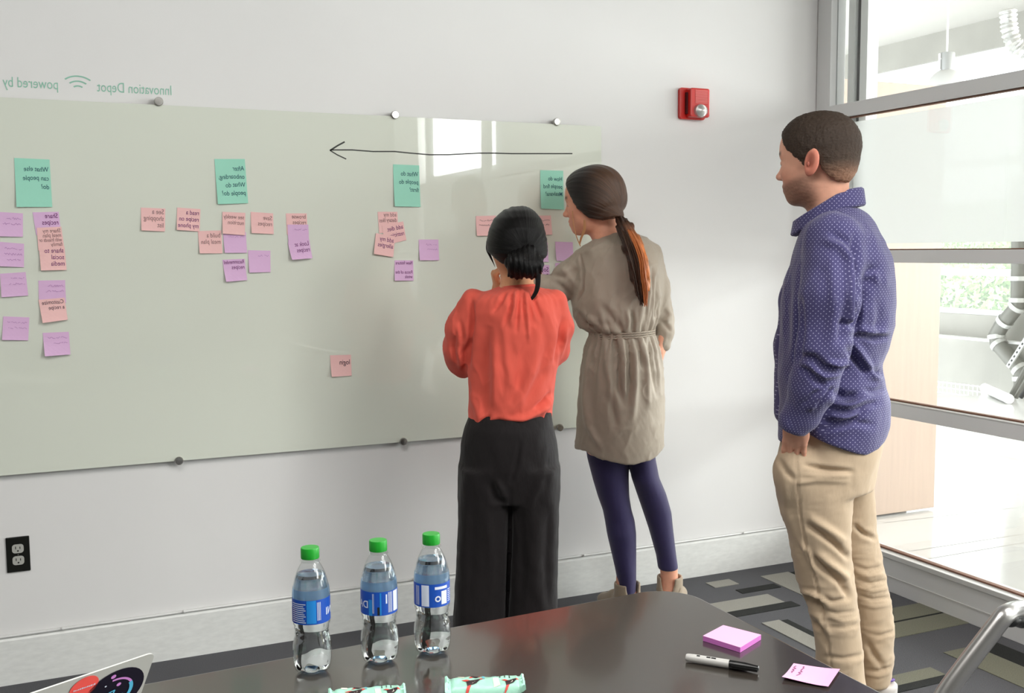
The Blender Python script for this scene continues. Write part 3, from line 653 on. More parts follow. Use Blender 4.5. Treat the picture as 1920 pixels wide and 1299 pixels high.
sticky([(417, 397), (460, 399), (459, 441), (417, 438)], 'pink', ['see weekly', 'nutrition'], 'grey', 'pink note directly below the After note', 1, size=.2, top=.1)
sticky([(470, 397), (512, 400), (513, 439), (471, 437)], 'pink', ['Save', 'recipes'], 'grey', 'pink note reading Save recipes', size=.22, top=.12)
sticky([(465, 469), (507, 470), (507, 510), (467, 511)], 'lavender', [], 'faint', 'blank lavender note below the Save recipes note', scribble=1)
sticky([(417, 487), (459, 485), (463, 525), (423, 528)], 'lavender', ['Recommended', 'recipes'], 'purple', 'lavender note reading Recommended recipes', size=.2, top=.02, curl=.01)
sticky([(536, 400), (575, 400), (577, 440), (538, 440)], 'pink', ['browse', 'recipes'], 'grey', 'pink note at the top of the overlapping stack right of Save recipes', 0, size=.22, top=.04, curl=.0006)
sticky([(539, 421), (578, 421), (580, 460), (541, 460)], 'lavender', [], 'faint', 'blank lavender note in the middle of a stack above Look at recipes', 1, scribble=1, curl=.0006)
sticky([(540, 455), (580, 449), (585, 484), (546, 487)], 'lavender', ['Look at', 'recipes'], 'purple', 'lavender note reading Look at recipes', 2, size=.21, top=.04, curl=.012)
sticky([(619, 666), (658, 665), (659, 704), (621, 706)], 'pink', ['login'], 'black', 'small pink note alone low on the board reading login', size=.27, top=.2)
sticky([(708, 397), (745, 397), (747, 435), (711, 437)], 'pink', ['add my', 'dietary likes'], 'grey', 'pink note topmost of the fanned three left of the coral-blouse woman', 0, size=.22, top=.03, curl=.0006)
sticky([(716, 423), (756, 415), (762, 450), (722, 460)], 'pink', ['add diet', 'restrictions +'], 'purple', 'pink tilted note reading add diet restrictions', 1, size=.22, top=.1, lead=1.1, curl=.0006)
sticky([(705, 437), (741, 443), (737, 482), (700, 476)], 'pink', ['add my', 'allergies'], 'purple', 'pink tilted note reading add my allergies', 2, size=.24, top=.1)
sticky([(785, 449), (822, 449), (823, 488), (786, 488)], 'lavender', [], 'faint', 'blank lavender note right of the fanned pink notes', scribble=2)
sticky([(740, 488), (775, 488), (775, 526), (739, 526)], 'lavender', ['New feature', '', 'Focus of the', 'week'], 'purple', 'lavender note beginning New feature below the fanned pink notes', size=.19, top=.03)
sticky([(892, 405), (930, 404), (931, 442), (893, 442)], 'pink', [], 'grey', "pink note partly behind the left of the dark-haired woman's head", scribble=2)
sticky([(996, 404), (1033, 404), (1035, 440), (998, 441)], 'pink', [], 'grey', "pink note peeking out right of the dark-haired woman's head", scribble=2)
sticky([(990, 452), (1027, 455), (1028, 491), (992, 491)], 'lavender', [], 'faint', "lavender note edge showing right of the dark-haired woman's ear", scribble=1)
sticky([(1041, 453), (1074, 454), (1075, 489), (1042, 489)], 'lavender', [], 'faint', "lavender note between the two women's heads, above the taupe sleeve")
sticky([(995, 495), (1030, 497), (1031, 531), (995, 531)], 'lavender', ['Social', '& up'], 'purple', "lavender note with purple writing beside the black ponytail", size=.26, top=.1)
sticky([(1041, 493), (1074, 493), (1075, 528), (1042, 528)], 'lavender', [], 'faint', 'lavender note mostly hidden behind the taupe sleeve')
# ------------------------------------------------------------------ power outlet
a = ony(10.5, 1008, WY); b = ony(57.5, 1069, WY); cx, cz = (a[0]+b[0])/2, .430
ol = empty('power_outlet', (cx, WY, cz), 0, 'grey duplex socket on a black wall plate near the floor', 'power outlet')
m_bplate = mat('black_plate', (34, 35, 32), .3, metal=.4); m_sock = mat('grey_socket', (176, 176, 170), .4)
child(MB().prism([(cx-.035, cz-.058), (cx+.035, cz-.058), (cx+.035, cz+.058), (cx-.035, cz+.058)], WY-.007, WY, 1).build('wall_plate', m_bplate, bevel=.003), ol)
for s in (-1, 1):
    zc_ = cz+s*.0195; poly = [(x, z+zc_) for x, z in rounded(-.0172, -.0145, .0172, .0145, .0095)]; poly = [(x+cx, z) for x, z in poly]
    fc = MB().prism(poly, WY-.0095, WY-.004, 1).build('socket_face', m_sock, None); child(fc, ol)
    sl = MB()
    for x_, h_ in ((-.0065, .0045), (.0065, .0038)): sl.box((cx+x_-.0012, WY-.0100, zc_-.001), (cx+x_+.0012, WY-.0092, zc_-.001+2*h_))
    sl.lathe([(.0001, WY-.0092), (.0027, WY-.0092), (.0027, WY-.0101), (.0001, WY-.0101)], (cx, 0, zc_-.007), 12, 1)
    so_ = sl.build('slots', m_dark); so_.parent = fc
child(MB().lathe([(.0001, WY-.0065), (.003, WY-.0068), (.002, WY-.0092), (.0001, WY-.0094)], (cx, 0, cz), 12, 1).build('screw', m_steel, None, True), ol)
# ------------------------------------------------------------------ fire alarm
a = ony(1271, 165, WY); b = ony(1320, 230, WY); x0, x1, z1, z0 = a[0], b[0]-.004, 2.065, 1.938; cx = (x0+x1)/2
fa = empty('fire_alarm', (cx, WY, z0), 0, 'red wall strobe alarm with a clear flash lens', 'fire alarm')
m_red = mat('red_plastic', (205, 34, 28), .32, spec=.6); m_redd = mat('dark_red_grille', (150, 34, 32), .5)
child(MB().prism([(x, z) for x, z in rounded(x0, z0, x1, z1, .012)], WY-.016, WY, 1).build('back_plate', m_red, None, bevel=.003), fa)
hx0, hx1 = x0+.030, x1-.002
child(MB().prism([(x, z) for x, z in rounded(hx0, z0+.006, hx1, z1-.004, .010)], WY-.050, WY-.015, 1).build('housing', m_red, None, bevel=.005), fa)
for k in range(10):
    z = z1-.014-.0055*k; child(MB().box((hx0+.022, WY-.0518, z-.0012), (hx1-.012, WY-.0495, z+.0016)).build('grille_slat', mat('pale_red', (226, 120, 116), .4)), fa)
lens = Sculpt(); lens.ell(((hx0+hx1)/2+.002, WY-.046, z0+.032), (.034, .026, .028), k=.004)
P, Q = lens.mesh(.003); P = relax(P, Q, 1); child(mesh_np('lens', P, Q, mat('clear_lens', (235, 235, 235), .05, trans=.75, ior=1.45), None), fa)
child(MB().lathe([(.001, WY-.06), (.018, WY-.052), (.024, WY-.048), (.024, WY-.045)], ((hx0+hx1)/2+.002, 0, z0+.032), 20, 1).build('reflector', m_steel, None, True), fa)
child(MB().box((hx0-.006, WY-.030, z0+.02), (hx0-.0005, WY-.015, z1-.02)).build('side_label', mat('dark_maroon', (70, 14, 16), .5)), fa)

# ================================================================== TABLE
TZ = .74
m_top = mat('dark_laminate', (52, 47, 42), .22, spec=.8, coat=.5, noise=(500, .10, (1, 1, 1)))
tb = empty('conference_table', (.2, .9, 0), 0, 'dark brown laminate meeting table with rounded corner and metal legs', 'table')
TX0, TY0, TX1, TY1 = -.95, .15, 1.117, 1.706; poly = []
def bx(x): return 1.706-(1.05-x)*.053
poly += [(TX1-.085*(1-math.cos(t)), 1.622+.085*math.sin(t)) for t in np.linspace(0, PI/2, 9)]
poly += [(.9, bx(.9)), (.3, bx(.3)-.0), (TX0, bx(TX0)), (TX0, TY0), (TX1-.0, TY0)]
child(MB().prism(poly, TZ-.03, TZ).build('tabletop', m_top, bevel=.0035), tb)
m_leg = mat('dark_steel', (60, 60, 60), .35, metal=.8)
for lx, ly in ((TX0+.15, TY0+.15), (TX1-.22, TY0+.15), (TX1-.22, TY1-.25), (TX0+.15, TY1-.25)): child(MB().tube([(lx, ly, 0), (lx, ly, TZ-.03)], .025, 16).build('leg', m_leg, None, True), tb)
child(MB().box((TX0+.15, .9, TZ-.09), (TX1-.22, .94, TZ-.03)).build('crossbar', m_leg), tb)

# ------------------------------------------------------------------ water bottles
m_pet = glass_mat('clear_pet', (.97, .985, .985), 1.38, .02); m_water = mat('water', (250, 253, 253), 0., trans=1., ior=1.33)
m_cap = mat('green_cap', (28, 150, 42), .35); m_lab = mat('blue_label', (24, 76, 172), .4); m_lab2 = mat('sky_blue_label', (70, 150, 205), .4); m_wp = mat('white_print', (216, 222, 236), .5)
prof = [(.0005, .0045), (.018, .0025), (.0255, .004), (.0292, .012), (.0305, .022), (.0308, .034), (.0305, .041), (.0300, .0425), (.0304, .044), (.0290, .052), (.0268, .058), (.0262, .061), (.0268, .064), (.0262, .067), (.0272, .072), (.0268, .0745), (.0288, .079), (.0293, .083), (.0293, .124), (.0290, .129), (.0276, .140), (.0250, .151), (.0215, .161), (.0172, .170), (.0136, .176), (.0128, .180), (.0128, .186)]
pz = np.array([p[1] for p in prof]); pr_ = np.array([p[0] for p in prof])
def dense(z0, z1, off=0., n=46): zs = np.linspace(z0, z1, n); return [(max(np.interp(z, pz, pr_)+off, .0004), z) for z in zs]
def lobes(r, z, th): return r*(1-.20*math.exp(-(z/.020)**2)*(.5+.5*math.cos(5*th))**2)
def wrapped(body, size, th0, z, R, m, parent, name='print', up=False, offs=.0):
    v, f = text_geo(body, offs); P = []
    for x, y, _ in v:
        if up: th = th0-(y*size)/R; P.append((R*math.cos(th), R*math.sin(th), z-x*size))
        else: th = th0-(x*size)/R; P.append((R*math.cos(th), R*math.sin(th), z+y*size))     # reversed lettering
    return MB().add(P, f).build(name, m, parent)
def band(t0, t1, z0, z1, R, m, parent, name, n=16):
    mb = MB(); ts = np.linspace(t0, t1, n); mb.add([(R*math.cos(t), R*math.sin(t), z) for z in (z0, z1) for t in ts], [(i, i+1, n+i+1, n+i) for i in range(n-1)]); return mb.build(name, m, parent, True)
def bottle(px, py, rot, label, elems):
    p = onz(px, py, TZ); e = empty('water_bottle', (p[0], p[1]+.012, TZ+.0008), rot, label, 'bottle', 'water bottles on the table')
    bot = [(.0004, .0075), (.010, .0045), (.019, .0006), (.0235, .0012), (.0275, .0055), (.0292, .012)]
    MB().lathe(bot+dense(.014, .186), n=60, lobes=lobes).build('bottle_shell', m_pet, e, True)
    wat = dense(.006, .158, -.0011); MB().lathe([(.002, .0045)]+wat+[(.0004, .1581)], n=60, lobes=lobes).build('water', m_water, e, True)
    MB().lathe([(.0132, .182), (.0142, .1825), (.0145, .1838), (.0145, .1975), (.0138, .1995), (.0004, .1998)], n=48, lobes=lambda r, z, t: r*(1+(.012*math.cos(36*t) if .184 < z < .198 else 0))).build('cap', m_cap, e, True)
    MB().lathe([(.0128, .177), (.0158, .1778), (.0158, .1796), (.0128, .1805)], n=32).build('neck_ring', m_pet, e, True)
    R = .0297; lb = band(0, 2*PI, .084, .1225, R, m_lab, e, 'label', 64); a0 = math.atan2(-p[1]-.012, -p[0])
    MB().lathe([(r_+.0004, z_) for r_, z_ in dense(.1225, .137, 0, 6)], n=48).build('label_top', m_labt, e, True)
    for el in elems:
        kd, f0, f1, z0, z1 = el[:5]
        if kd == 'word': wrapped('DASANI', .0165, a0+f0, z0, R+.0004, m_wp, lb, 'brand_word', offs=.01)
        elif kd == 'lines':
            n_ = int((z1-z0)/.0032); 
            for k in range(n_): band(a0+f0, a0+f1-.06*((k*7) % 3), z0+k*.0032, z0+k*.0032+.0012, R+.0004, m_wp, lb, 'fine_print_line', 8)
        elif kd == 'bars':
            n_ = max(2, int((f1-f0)/.055))
            for k in range(n_): band(a0+f0+k*.055, a0+f0+k*.055+.022, z0, z1, R+.0006, m_wp, lb, 'fine_print_line', 3)
        elif kd == 'ring':
            c_f, c_z, r0_ = (f0+f1)/2, (z0+z1)/2, (z1-z0)/2; mb = MB(); ts = np.linspace(0, 2*PI, 19)
            mb.add([((R+.0008)*math.cos(a0+c_f+q_*math.cos(t)/R), (R+.0008)*math.sin(a0+c_f+q_*math.cos(t)/R), c_z+q_*math.sin(t)) for q_ in (r0_*.55, r0_) for t in ts], [(i, i+1, 19+i+1, 19+i) for i in range(18)]); mb.build('recycling_ring', m_wp, lb)
        else: band(a0+f0, a0+f1, z0, z1, R+.0003, {'white': m_wp, 'sky': m_lab2, 'black': m_dark, 'deep': m_lab3}[kd], lb, 'label_panel', 8)
    return e
m_lab2 = mat('mid_blue_label', (34, 128, 204), .4); m_lab3 = mat('deep_blue_label', (14, 40, 150), .4); m_labt = glass_mat('tinted_label_film', (.62, .80, .95), 1.3, .05, veil=.32, veil_col=(.45, .66, .9))
bottle(590, 1262, 0, 'clear water bottle with green cap and blue label, leftmost of three', [('deep', -1.5, -.9, .084, .108), ('lines', -1.2, -.30, .087, .121), ('sky', -.25, .25, .086, .1222), ('bars', .30, .52, .090, .119), ('word', 2.77, 0, .096, 0), ('lines', .35, 1.3, .0855, .0885)])
bottle(717, 1243, 0, 'clear water bottle with green cap and blue label, middle of three', [('word', -.60, 0, .096, 0), ('sky', -.58, -.38, .084, .110), ('bars', -.36, -.22, .088, .120), ('black', -.10, .02, .085, .098), ('sky', .03, .12, .085, .121), ('white', .36, .44, .103, .118), ('bars', .50, .80, .088, .121), ('white', .84, 1.25, .088, .121)])
bottle(816, 1226, 0, 'clear water bottle with green cap and blue label, rightmost of three', [('bars', -1.0, -.70, .087, .119), ('white', -.60, -.16, .086, .121), ('lines', -.58, -.18, .088, .119), ('ring', .16, .50, .093, .103), ('white', .16, .95, .1135, .118), ('white', .54, .92, .088, .110), ('lines', 1.0, 1.4, .09, .115)])
# ------------------------------------------------------------------ pads, marker
m_pad = mat('pink_pad_paper', (233, 176, 214), .75); m_pads = mat('magenta_pad_edge', (206, 116, 196), .7, noise=(900, .12, (.02, .02, 6)))
q = [onz(*p, TZ+.009) for p in ((1356, 1172), (1427, 1190), (1388, 1214), (1318, 1192))]
pd = tag(MB().add([(p[0], p[1], TZ+.0004) for p in q]+[(p[0], p[1], TZ+.0088) for p in q], [(0, 3, 2, 1), (4, 5, 6, 7), (0, 1, 5, 4), (1, 2, 6, 5), (2, 3, 7, 6), (3, 0, 4, 7)]).build('note_pad', m_pads), 'thick block of pink sticky notes lying on the dark table', 'note pad')
MB().add([(p[0], p[1], TZ+.0089) for p in q]+[(p[0], p[1], TZ+.0094) for p in q], [(0, 3, 2, 1), (4, 5, 6, 7), (0, 1, 5, 4), (1, 2, 6, 5), (2, 3, 7, 6), (3, 0, 4, 7)]).build('top_sheet', m_pad, pd)
q = [onz(*p, TZ+.002) for p in ((1488, 1242), (1575, 1256), (1553, 1289), (1466, 1273))]
vs = []; n = 6
for k in (0, .0004):
    for j in range(n+1):
        for i in range(n+1):
            u, v = i/n, j/n; p = q[0]*(1-u)*(1-v)+q[1]*u*(1-v)+q[2]*u*v+q[3]*(1-u)*v; vs.append((p[0], p[1], TZ+.0006+k+.005*(v**3)*(1-u)+.003*u**4))
K = (n+1)**2; fs = [(j*(n+1)+i, j*(n+1)+i+1, (j+1)*(n+1)+i+1, (j+1)*(n+1)+i) for j in range(n) for i in range(n)]; fs += [tuple(K+x for x in reversed(f)) for f in fs]
ln = tag(MB().add(vs, fs).build('loose_note', m_pad), 'single pink note with faint writing lying near the table edge', 'sticky note')
mm = MB()
rs = random.Random(9)
for k, (u0, t0, t1) in enumerate(((.10, .15, .62), (.27, .10, .70))):
    t = t0; prev = None
    while t < t1:
        u = u0+rs.uniform(-.035, .035); p = q[0]*(1-u)*(1-t)+q[1]*u*(1-t)+q[2]*u*t+q[3]*(1-u)*t; p = np.array([p[0], p[1], TZ+.0018+.005*t**3*(1-u)])
        if prev is not None:
            d = _n(p-prev); nn = np.array([-d[1], d[0], 0])*.0008; mm.add([prev-nn, p-nn, p+nn, prev+nn], [(0, 1, 2, 3)])
        prev = p; t += rs.uniform(.03, .06)
mm.build('scribble', mat('plum_ink', (150, 88, 124), .6), ln)
a, b = onz(1286, 1232, TZ+.007), onz(1424, 1254, TZ+.007); d = _n(b-a); L_ = np.linalg.norm(b-a)
mk = empty('marker_pen', (a[0], a[1], TZ), math.atan2(d[1], d[0]), 'light grey marker pen with a black cap lying on the table', 'marker')
zc_ = .0072
MB().lathe([(.0001, 0), (.0052, .0006), (.0062, .004), (.0066, .012), (.0068, L_*.60)], (0, 0, zc_), 24, 0).build('barrel', mat('light_grey_barrel', (196, 194, 190), .35), mk, True)
MB().lathe([(.0070, L_*.60), (.0072, L_*.61), (.0068, L_*.8), (.0052, L_*.93), (.0046, L_*.985), (.0001, L_)], (0, 0, zc_), 24, 0).build('cap', mat('black_cap', (16, 16, 16), .3), mk, True)
MB().box((L_*.64, -.0105, zc_-.0022), (L_*.99, -.0085, zc_+.0022)).build('pocket_clip', mat('black_cap', (16, 16, 16), .3), mk, bevel=.0006)
flp = MB()
for x0_, x1_ in ((.155, .20), (.29, .345), (.355, .42)): 
    y0_ = .0069; flp.add([(L_*x0_, -.0035, zc_+.0059), (L_*x1_, -.0035, zc_+.0059), (L_*x1_, -.0008, zc_+.0069), (L_*x0_, -.0008, zc_+.0069)], [(0, 1, 2, 3)])
flp.build('print', m_dark, mk)
# ------------------------------------------------------------------ snack bars
m_mint = mat('mint_wrapper', (164, 216, 194), .3, spec=.6, bump=(60, .35, .004, (1, 1, 1))); m_rk = mat('red_print', (206, 70, 62), .5); m_bk = mat('black_print', (50, 36, 38), .5); m_cr = mat('cream_print', (232, 226, 206), .5); m_bl = mat('blue_print', (70, 86, 180), .5)
def wrapper(TLp, TRp, dep, label, seed):
    a = onz(*TLp, TZ+.006); b = onz(*TRp, TZ+.006); d = _n(b-a); L_ = np.linalg.norm(b-a); e = empty('snack_bar', (a[0], a[1], TZ+.0005), math.atan2(d[1], d[0]), label, 'snack bar', 'snack bars on the table')
    nx, ny = 40, 12; V = []; r = np.random.RandomState(seed)
    def Zt(u, v):
        edge = min(1, min(u, 1-u)/.10); side = (1-abs(2*v-1)**2.4); w = .0005*math.sin(u*42+3*v)*edge+.0009*math.sin(v*11+u*13+seed)
        return .0012+.0145*(edge**.6)*max(side, 0)**.6+w*max(side, 0)
    def pos(u, v, lift=0.):
        cr = .004*math.sin(v*50)*(1 if u < .05 or u > .95 else 0); flare = .010*max(0, 1-min(u, 1-u)/.07); wv = dep*(1+.12*max(0, 1-min(u, 1-u)/.08))
        return (u*L_, -(v-.0)*wv, Zt(u, v)+cr+flare+lift)
    for j in range(ny+1):
        for i in range(nx+1): V.append(pos(i/nx, j/ny))
    K = len(V); V += [(x, y, .0004 if 2 < (k % (nx+1)) < nx-2 else z-.0006) for k, (x, y, z) in enumerate(V)]
    F = [(j*(nx+1)+i, j*(nx+1)+i+1, (j+1)*(nx+1)+i+1, (j+1)*(nx+1)+i) for j in range(ny) for i in range(nx)]; F += [tuple(K+x for x in reversed(f)) for f in F]
    for i in range(nx): F += [(i, K+i, K+i+1, i+1), (ny*(nx+1)+i, ny*(nx+1)+i+1, K+ny*(nx+1)+i+1, K+ny*(nx+1)+i)]
    for j in range(ny): F += [(j*(nx+1), (j+1)*(nx+1), K+(j+1)*(nx+1), K+j*(nx+1)), (j*(nx+1)+nx, K+j*(nx+1)+nx, K+(j+1)*(nx+1)+nx, (j+1)*(nx+1)+nx)]
    MB().add(V, F).build('wrapper', m_mint, e, True)
    def decal(poly, m, name):
        # fan a polygon given in wrapper (u,v) space onto the curved foil
        bm = bmesh.new(); vs = [bm.verts.new((p[0], p[1], 0)) for p in poly]; bm.faces.new(vs); bmesh.ops.triangulate(bm, faces=bm.faces); bmesh.ops.subdivide_edges(bm, edges=bm.edges, cuts=2, use_grid_fill=True)
        for v in bm.verts: v.co = pos(v.co.x, v.co.y, .0006)
        me = bpy.data.meshes.new(name); bm.to_mesh(me); bm.free(); return put(name, me, m, e)
    def rocket(u, v, s, ang):
        c, sn = math.cos(ang), math.sin(ang); T = lambda pts: [(u+s*(x*c-y*1.7*sn*.3)*.45, v+s*(x*sn+y*1.7*c)) for x, y in pts]
        decal(T([(-.5, -.16), (.15, -.2), (.42, -.08), (.42, .08), (.15, .2), (-.5, .16)]), m_bk, 'rocket_print'); decal(T([(.42, -.1), (.72, 0), (.42, .1)]), m_rk, 'rocket_print')
        decal(T([(-.5, -.16), (-.75, -.38), (-.45, -.34), (-.2, -.17)]), m_rk, 'rocket_print'); decal(T([(-.5, .16), (-.75, .38), (-.45, .34), (-.2, .17)]), m_rk, 'rocket_print'); decal(T([(-.15, -.1), (.1, -.1), (.1, .1), (-.15, .1)]), m_cr, 'rocket_print')
    rocket(.36, .66, .44, -.45); rocket(.83, .70, .36, -.45); rocket(.38, .30, .24, .1)
    decal([(.60, .05), (.655, .05), (.645, .26), (.59, .26)], m_bl, 'badge_print'); decal([(.16, .18), (.24, .15), (.25, .4), (.17, .42)], m_cr, 'oat_print'); decal([(.60, .55), (.67, .5), (.69, .85), (.61, .9)], m_cr, 'oat_print')
    decal([(.47, .08), (.50, .08), (.50, .55), (.47, .55)], mat('aqua_print', (96, 176, 190), .5), 'name_print')
    for k in range(3):
        for w in range(5): decal([(.685+k*.06, .12+w*.075), (.70+k*.06, .12+w*.075), (.70+k*.06, .17+w*.075), (.685+k*.06, .17+w*.075)], m_bk, 'text_print')
    return e
wrapper((834, 1275), (981, 1270), .048, 'mint green snack bar wrapper with red rockets, nearer the marker', 1)
wrapper((616, 1297), (759, 1287), .048, 'mint green snack bar wrapper below the bottles, cut by the photo edge', 2)
# pale cup rim at the lower edge
cp = onz(1498, 1300, TZ+.09); cpx = atd(1498, 1304, .98)
c_ = onz(1497, 1316, TZ+.012)
tag(MB().lathe([(.030, TZ+.0006), (.0335, TZ+.002), (.0345, TZ+.010), (.0335, TZ+.0125), (.032, TZ+.0118), (.0315, TZ+.004), (.0005, TZ+.0035)], (c_[0], c_[1]-.017, 0), 36).build('jar_lid', mat('pale_mint_plastic', (206, 220, 204), .35), None, True), 'pale mint round lid cut off by the lower photo edge', 'lid')
# ------------------------------------------------------------------ laptop
K1 = onz(292, 1222, TZ+.215); K2 = onz(60, 1300, TZ+.215); e1 = _n(K2-K1); hn = _n(np.cross([0, 0, 1], e1)); hn = hn if hn[1] < 0 else -hn
def pr_px(P): d = np.array(P)-CAM; q = d@np.array([AX, AY, AZ]).T if False else np.array([d[0]*AX[i]+d[1]*AY[i]+d[2]*AZ[i] for i in range(3)]); return 960+FPX*q[0]/q[2], 649.5+FPX*q[1]/q[2]
best = None
for t in np.linspace(-1.0, 1.0, 201):
    dv = math.cos(t)*np.array([0, 0, -1.])+math.sin(t)*hn; s = (K1[2]-TZ-.014)/(-dv[2]); ppx = pr_px(K1+dv*.1); tgt = 292+(265-292)*(ppx[1]-1222)/77
    err = abs(ppx[0]-tgt)
    if best is None or err < best[0]: best = (err, t, dv)
dv = best[2]; TILT = best[1]; LH = (K1[2]-TZ-.012)/(-dv[2]); LW = .305
lp = empty('laptop', tuple(np.array([K1[0], K1[1], 0])+dv*0+[0, 0, TZ]), 0, 'open silver laptop with two round stickers on its lid', 'laptop')
m_lap = mat('silver_aluminium_lid', (206, 206, 200), .4, metal=.25)
nrm = _n(np.cross(e1, dv)); nrm = nrm if (CAM-K1)@nrm > 0 else -nrm
def lidp(u, v, h=0.): return K1+e1*u+dv*v+nrm*h
poly = rounded(0, 0, LW, LH, .010); K = len(poly)
lid = MB().add([lidp(u, v, 0) for u, v in poly]+[lidp(u, v, -.0016) for u, v in poly], [tuple(range(K)), tuple(range(2*K-1, K-1, -1))]+[(i, (i+1) % K, K+(i+1) % K, K+i) for i in range(K)]).build('lid', m_lap); child(lid, lp)
h0 = lidp(0, LH); bdir = nrm*1.0; bdir = _n(np.array([-nrm[0], -nrm[1], 0])); b0 = np.array([h0[0], h0[1], TZ+.001]); e1h = _n(np.array([e1[0], e1[1], 0]))
bp = [b0, b0+e1h*LW, b0+e1h*LW+bdir*.21, b0+bdir*.21]
child(MB().add([p for p in bp]+[p+[0, 0, .011] for p in bp], [(0, 3, 2, 1), (4, 5, 6, 7), (0, 1, 5, 4), (1, 2, 6, 5), (2, 3, 7, 6), (3, 0, 4, 7)]).build('base', m_lap), lp)
scr = [lidp(u, v, -.0019) for u, v in ((.008, .01), (LW-.008, .01), (LW-.008, LH-.015), (.008, LH-.015))]; child(MB().add(scr, [(0, 1, 2, 3)]).build('screen', mat('dark_screen', (20, 20, 24), .1)), lp)
def lid_at(px, py):
    r = ray(px, py); t = ((K1-CAM)@nrm)/(r@nrm); p = CAM+r*t-K1; return np.array([p@e1, p@dv])
def disc(c, r, m, name, h=.0006, n=36, parent=lp, ang=(0, 2*PI), r2=None):
    ts = np.linspace(*ang, n); 
    if r2 is None: o = MB().add([lidp(c[0]+r*math.cos(t), c[1]+r*math.sin(t), h) for t in ts[:-1]], [tuple(range(n-1))]).build(name, m)
    else: o = MB().add([lidp(c[0]+q*math.cos(t), c[1]+q*math.sin(t), h) for q in (r, r2) for t in ts], [(i, i+1, n+i+1, n+i) for i in range(n-1)]).build(name, m)
    return child(o, parent)
cA = lid_at(215, 1296); eA = lid_at(264, 1268); rA = .037; m_nv = mat('navy_sticker', (18, 14, 34), .4); m_cyan = mat('cyan_print', (90, 190, 226), .4); m_lil = mat('lilac_print', (212, 140, 214), .4)
cA = (lid_at(266, 1256)+np.array([.030, .022])); disc(cA, rA, m_nv, 'round_sticker')
E_ = lambda dx, dy: cA+rA*np.array([-dx, dy])
def arc(t0, t1, r0, r1, m):
    ts = np.linspace(t0, t1, 14); child(MB().add([lidp(*E_(q*math.cos(t)-.05, q*math.sin(t)+.05), .0012) for q in (r0, r1) for t in ts], [(i, i+1, 14+i+1, 14+i) for i in range(13)]).build('orbit_print', m), lp)
arc(-1.75, -.55, .62, .70, m_lil); arc(-.55, .9, .58, .70, m_cyan)
disc(E_(-.18, -.78), .0030, m_lil, 'dot_print', .0012); disc(E_(.10, -.34), .0027, m_lil, 'dot_print', .0012); disc(E_(-.35, -.45), .0012, m_wp, 'dot_print', .0012); disc(E_(-.6, -.15), .0014, m_wp, 'dot_print', .0012)
zz_ = [(-.45, .0), (.02, -.14), (.0, .0), (-.12, .08), (.02, .22), (.35, .15), (.30, .34), (-.10, .42), (-.32, .20), (-.22, .10), (-.42, .14)]; mbz = MB()
for i in range(len(zz_)):
    a = E_(*zz_[i]); b = E_(*zz_[(i+1) % len(zz_)]); d = (b-a)/np.linalg.norm(b-a); n_ = np.array([-d[1], d[0]])*.0009; mbz.add([lidp(*(a-n_), .0013), lidp(*(b-n_), .0013), lidp(*(b+n_), .0013), lidp(*(a+n_), .0013)], [(0, 1, 2, 3)])
child(mbz.build('emblem_print', m_cyan), lp)
cB = lid_at(157, 1288); disc(cB, .0165, mat('coral_sticker', (248, 92, 84), .4), 'round_sticker')
mw = MB(); rs = random.Random(2); x = -.0125
while x < .0125:
    w_ = rs.uniform(.0008, .0018); h_ = rs.uniform(.0010, .0019); y_ = 0; mw.add([lidp(cB[0]+x, cB[1]-y_-h_, .0013), lidp(cB[0]+x+w_, cB[1]-y_-h_, .0013), lidp(cB[0]+x+w_, cB[1]-y_+.0006, .0013), lidp(cB[0]+x, cB[1]-y_+.0006, .0013)], [(0, 1, 2, 3)]); x += w_+.0006
child(mw.build('sticker_print', m_wp), lp)['kind'] = 'stuff'
# ------------------------------------------------------------------ chair
ch = empty('office_chair', (1.75, 1.2, 0), 0, 'black office chair with silver tube arm at the right photo edge', 'chair')
m_chr = mat('silver_tube', (176, 174, 172), .28, metal=.85); m_pad2 = mat('black_armpad', (16, 16, 16), .35); m_fab = mat('black_mesh', (24, 24, 26), .8)
D0 = 1.50
tp = [atd(1750, 1340, D0), atd(1771, 1300, D0), atd(1810, 1248, D0), atd(1850, 1196, D0), atd(1873, 1166, D0), atd(1884, 1152, D0), atd(1898, 1145, D0+.02), atd(1915, 1142, D0+.05), atd(1950, 1139, D0+.12), atd(2000, 1140, D0+.22)]
dt = []
for i in range(len(tp)-1):
    for t in np.linspace(0, 1, 5)[:-1]: dt.append(tp[i]*(1-t)+tp[i+1]*t)
dt.append(tp[-1]); dt = np.array(dt)
for _ in range(4): dt[1:-1] = dt[1:-1]*.5+.25*(dt[:-2]+dt[2:])
foot = dt[0].copy(); foot[2] = .012
child(MB().tube([foot+[0, 0, 0], foot*.0+dt[0]]+list(dt[1:]), .0135, 18).build('arm_tube', m_chr, None, True), ch)
ap = Sculpt(); pts = [atd(1882, 1166, D0-.004), atd(1893, 1160, D0+.01), atd(1915, 1157, D0+.05), atd(1950, 1155, D0+.12), atd(2010, 1156, D0+.23)]; ap.chain(pts, [.004, .011, .0145, .0145, .013], .008)
P, Q = ap.mesh(.004); child(mesh_np('arm_pad', relax(P, Q, 2), Q, m_pad2, None), ch)
be = dt[-1]
sb = Sculpt(); sc2 = np.array([be[0]+.38, be[1]-.05, .47]); sb.ell(sc2, (.24, .24, .035), k=.01); P, Q = sb.mesh(.012); child(mesh_np('seat', P, Q, m_fab, None), ch)
sb = Sculpt(); sb.ell(sc2+[.22, -.02, .34], (.03, .22, .27), k=.01); P, Q = sb.mesh(.012); child(mesh_np('backrest', P, Q, m_fab, None), ch)
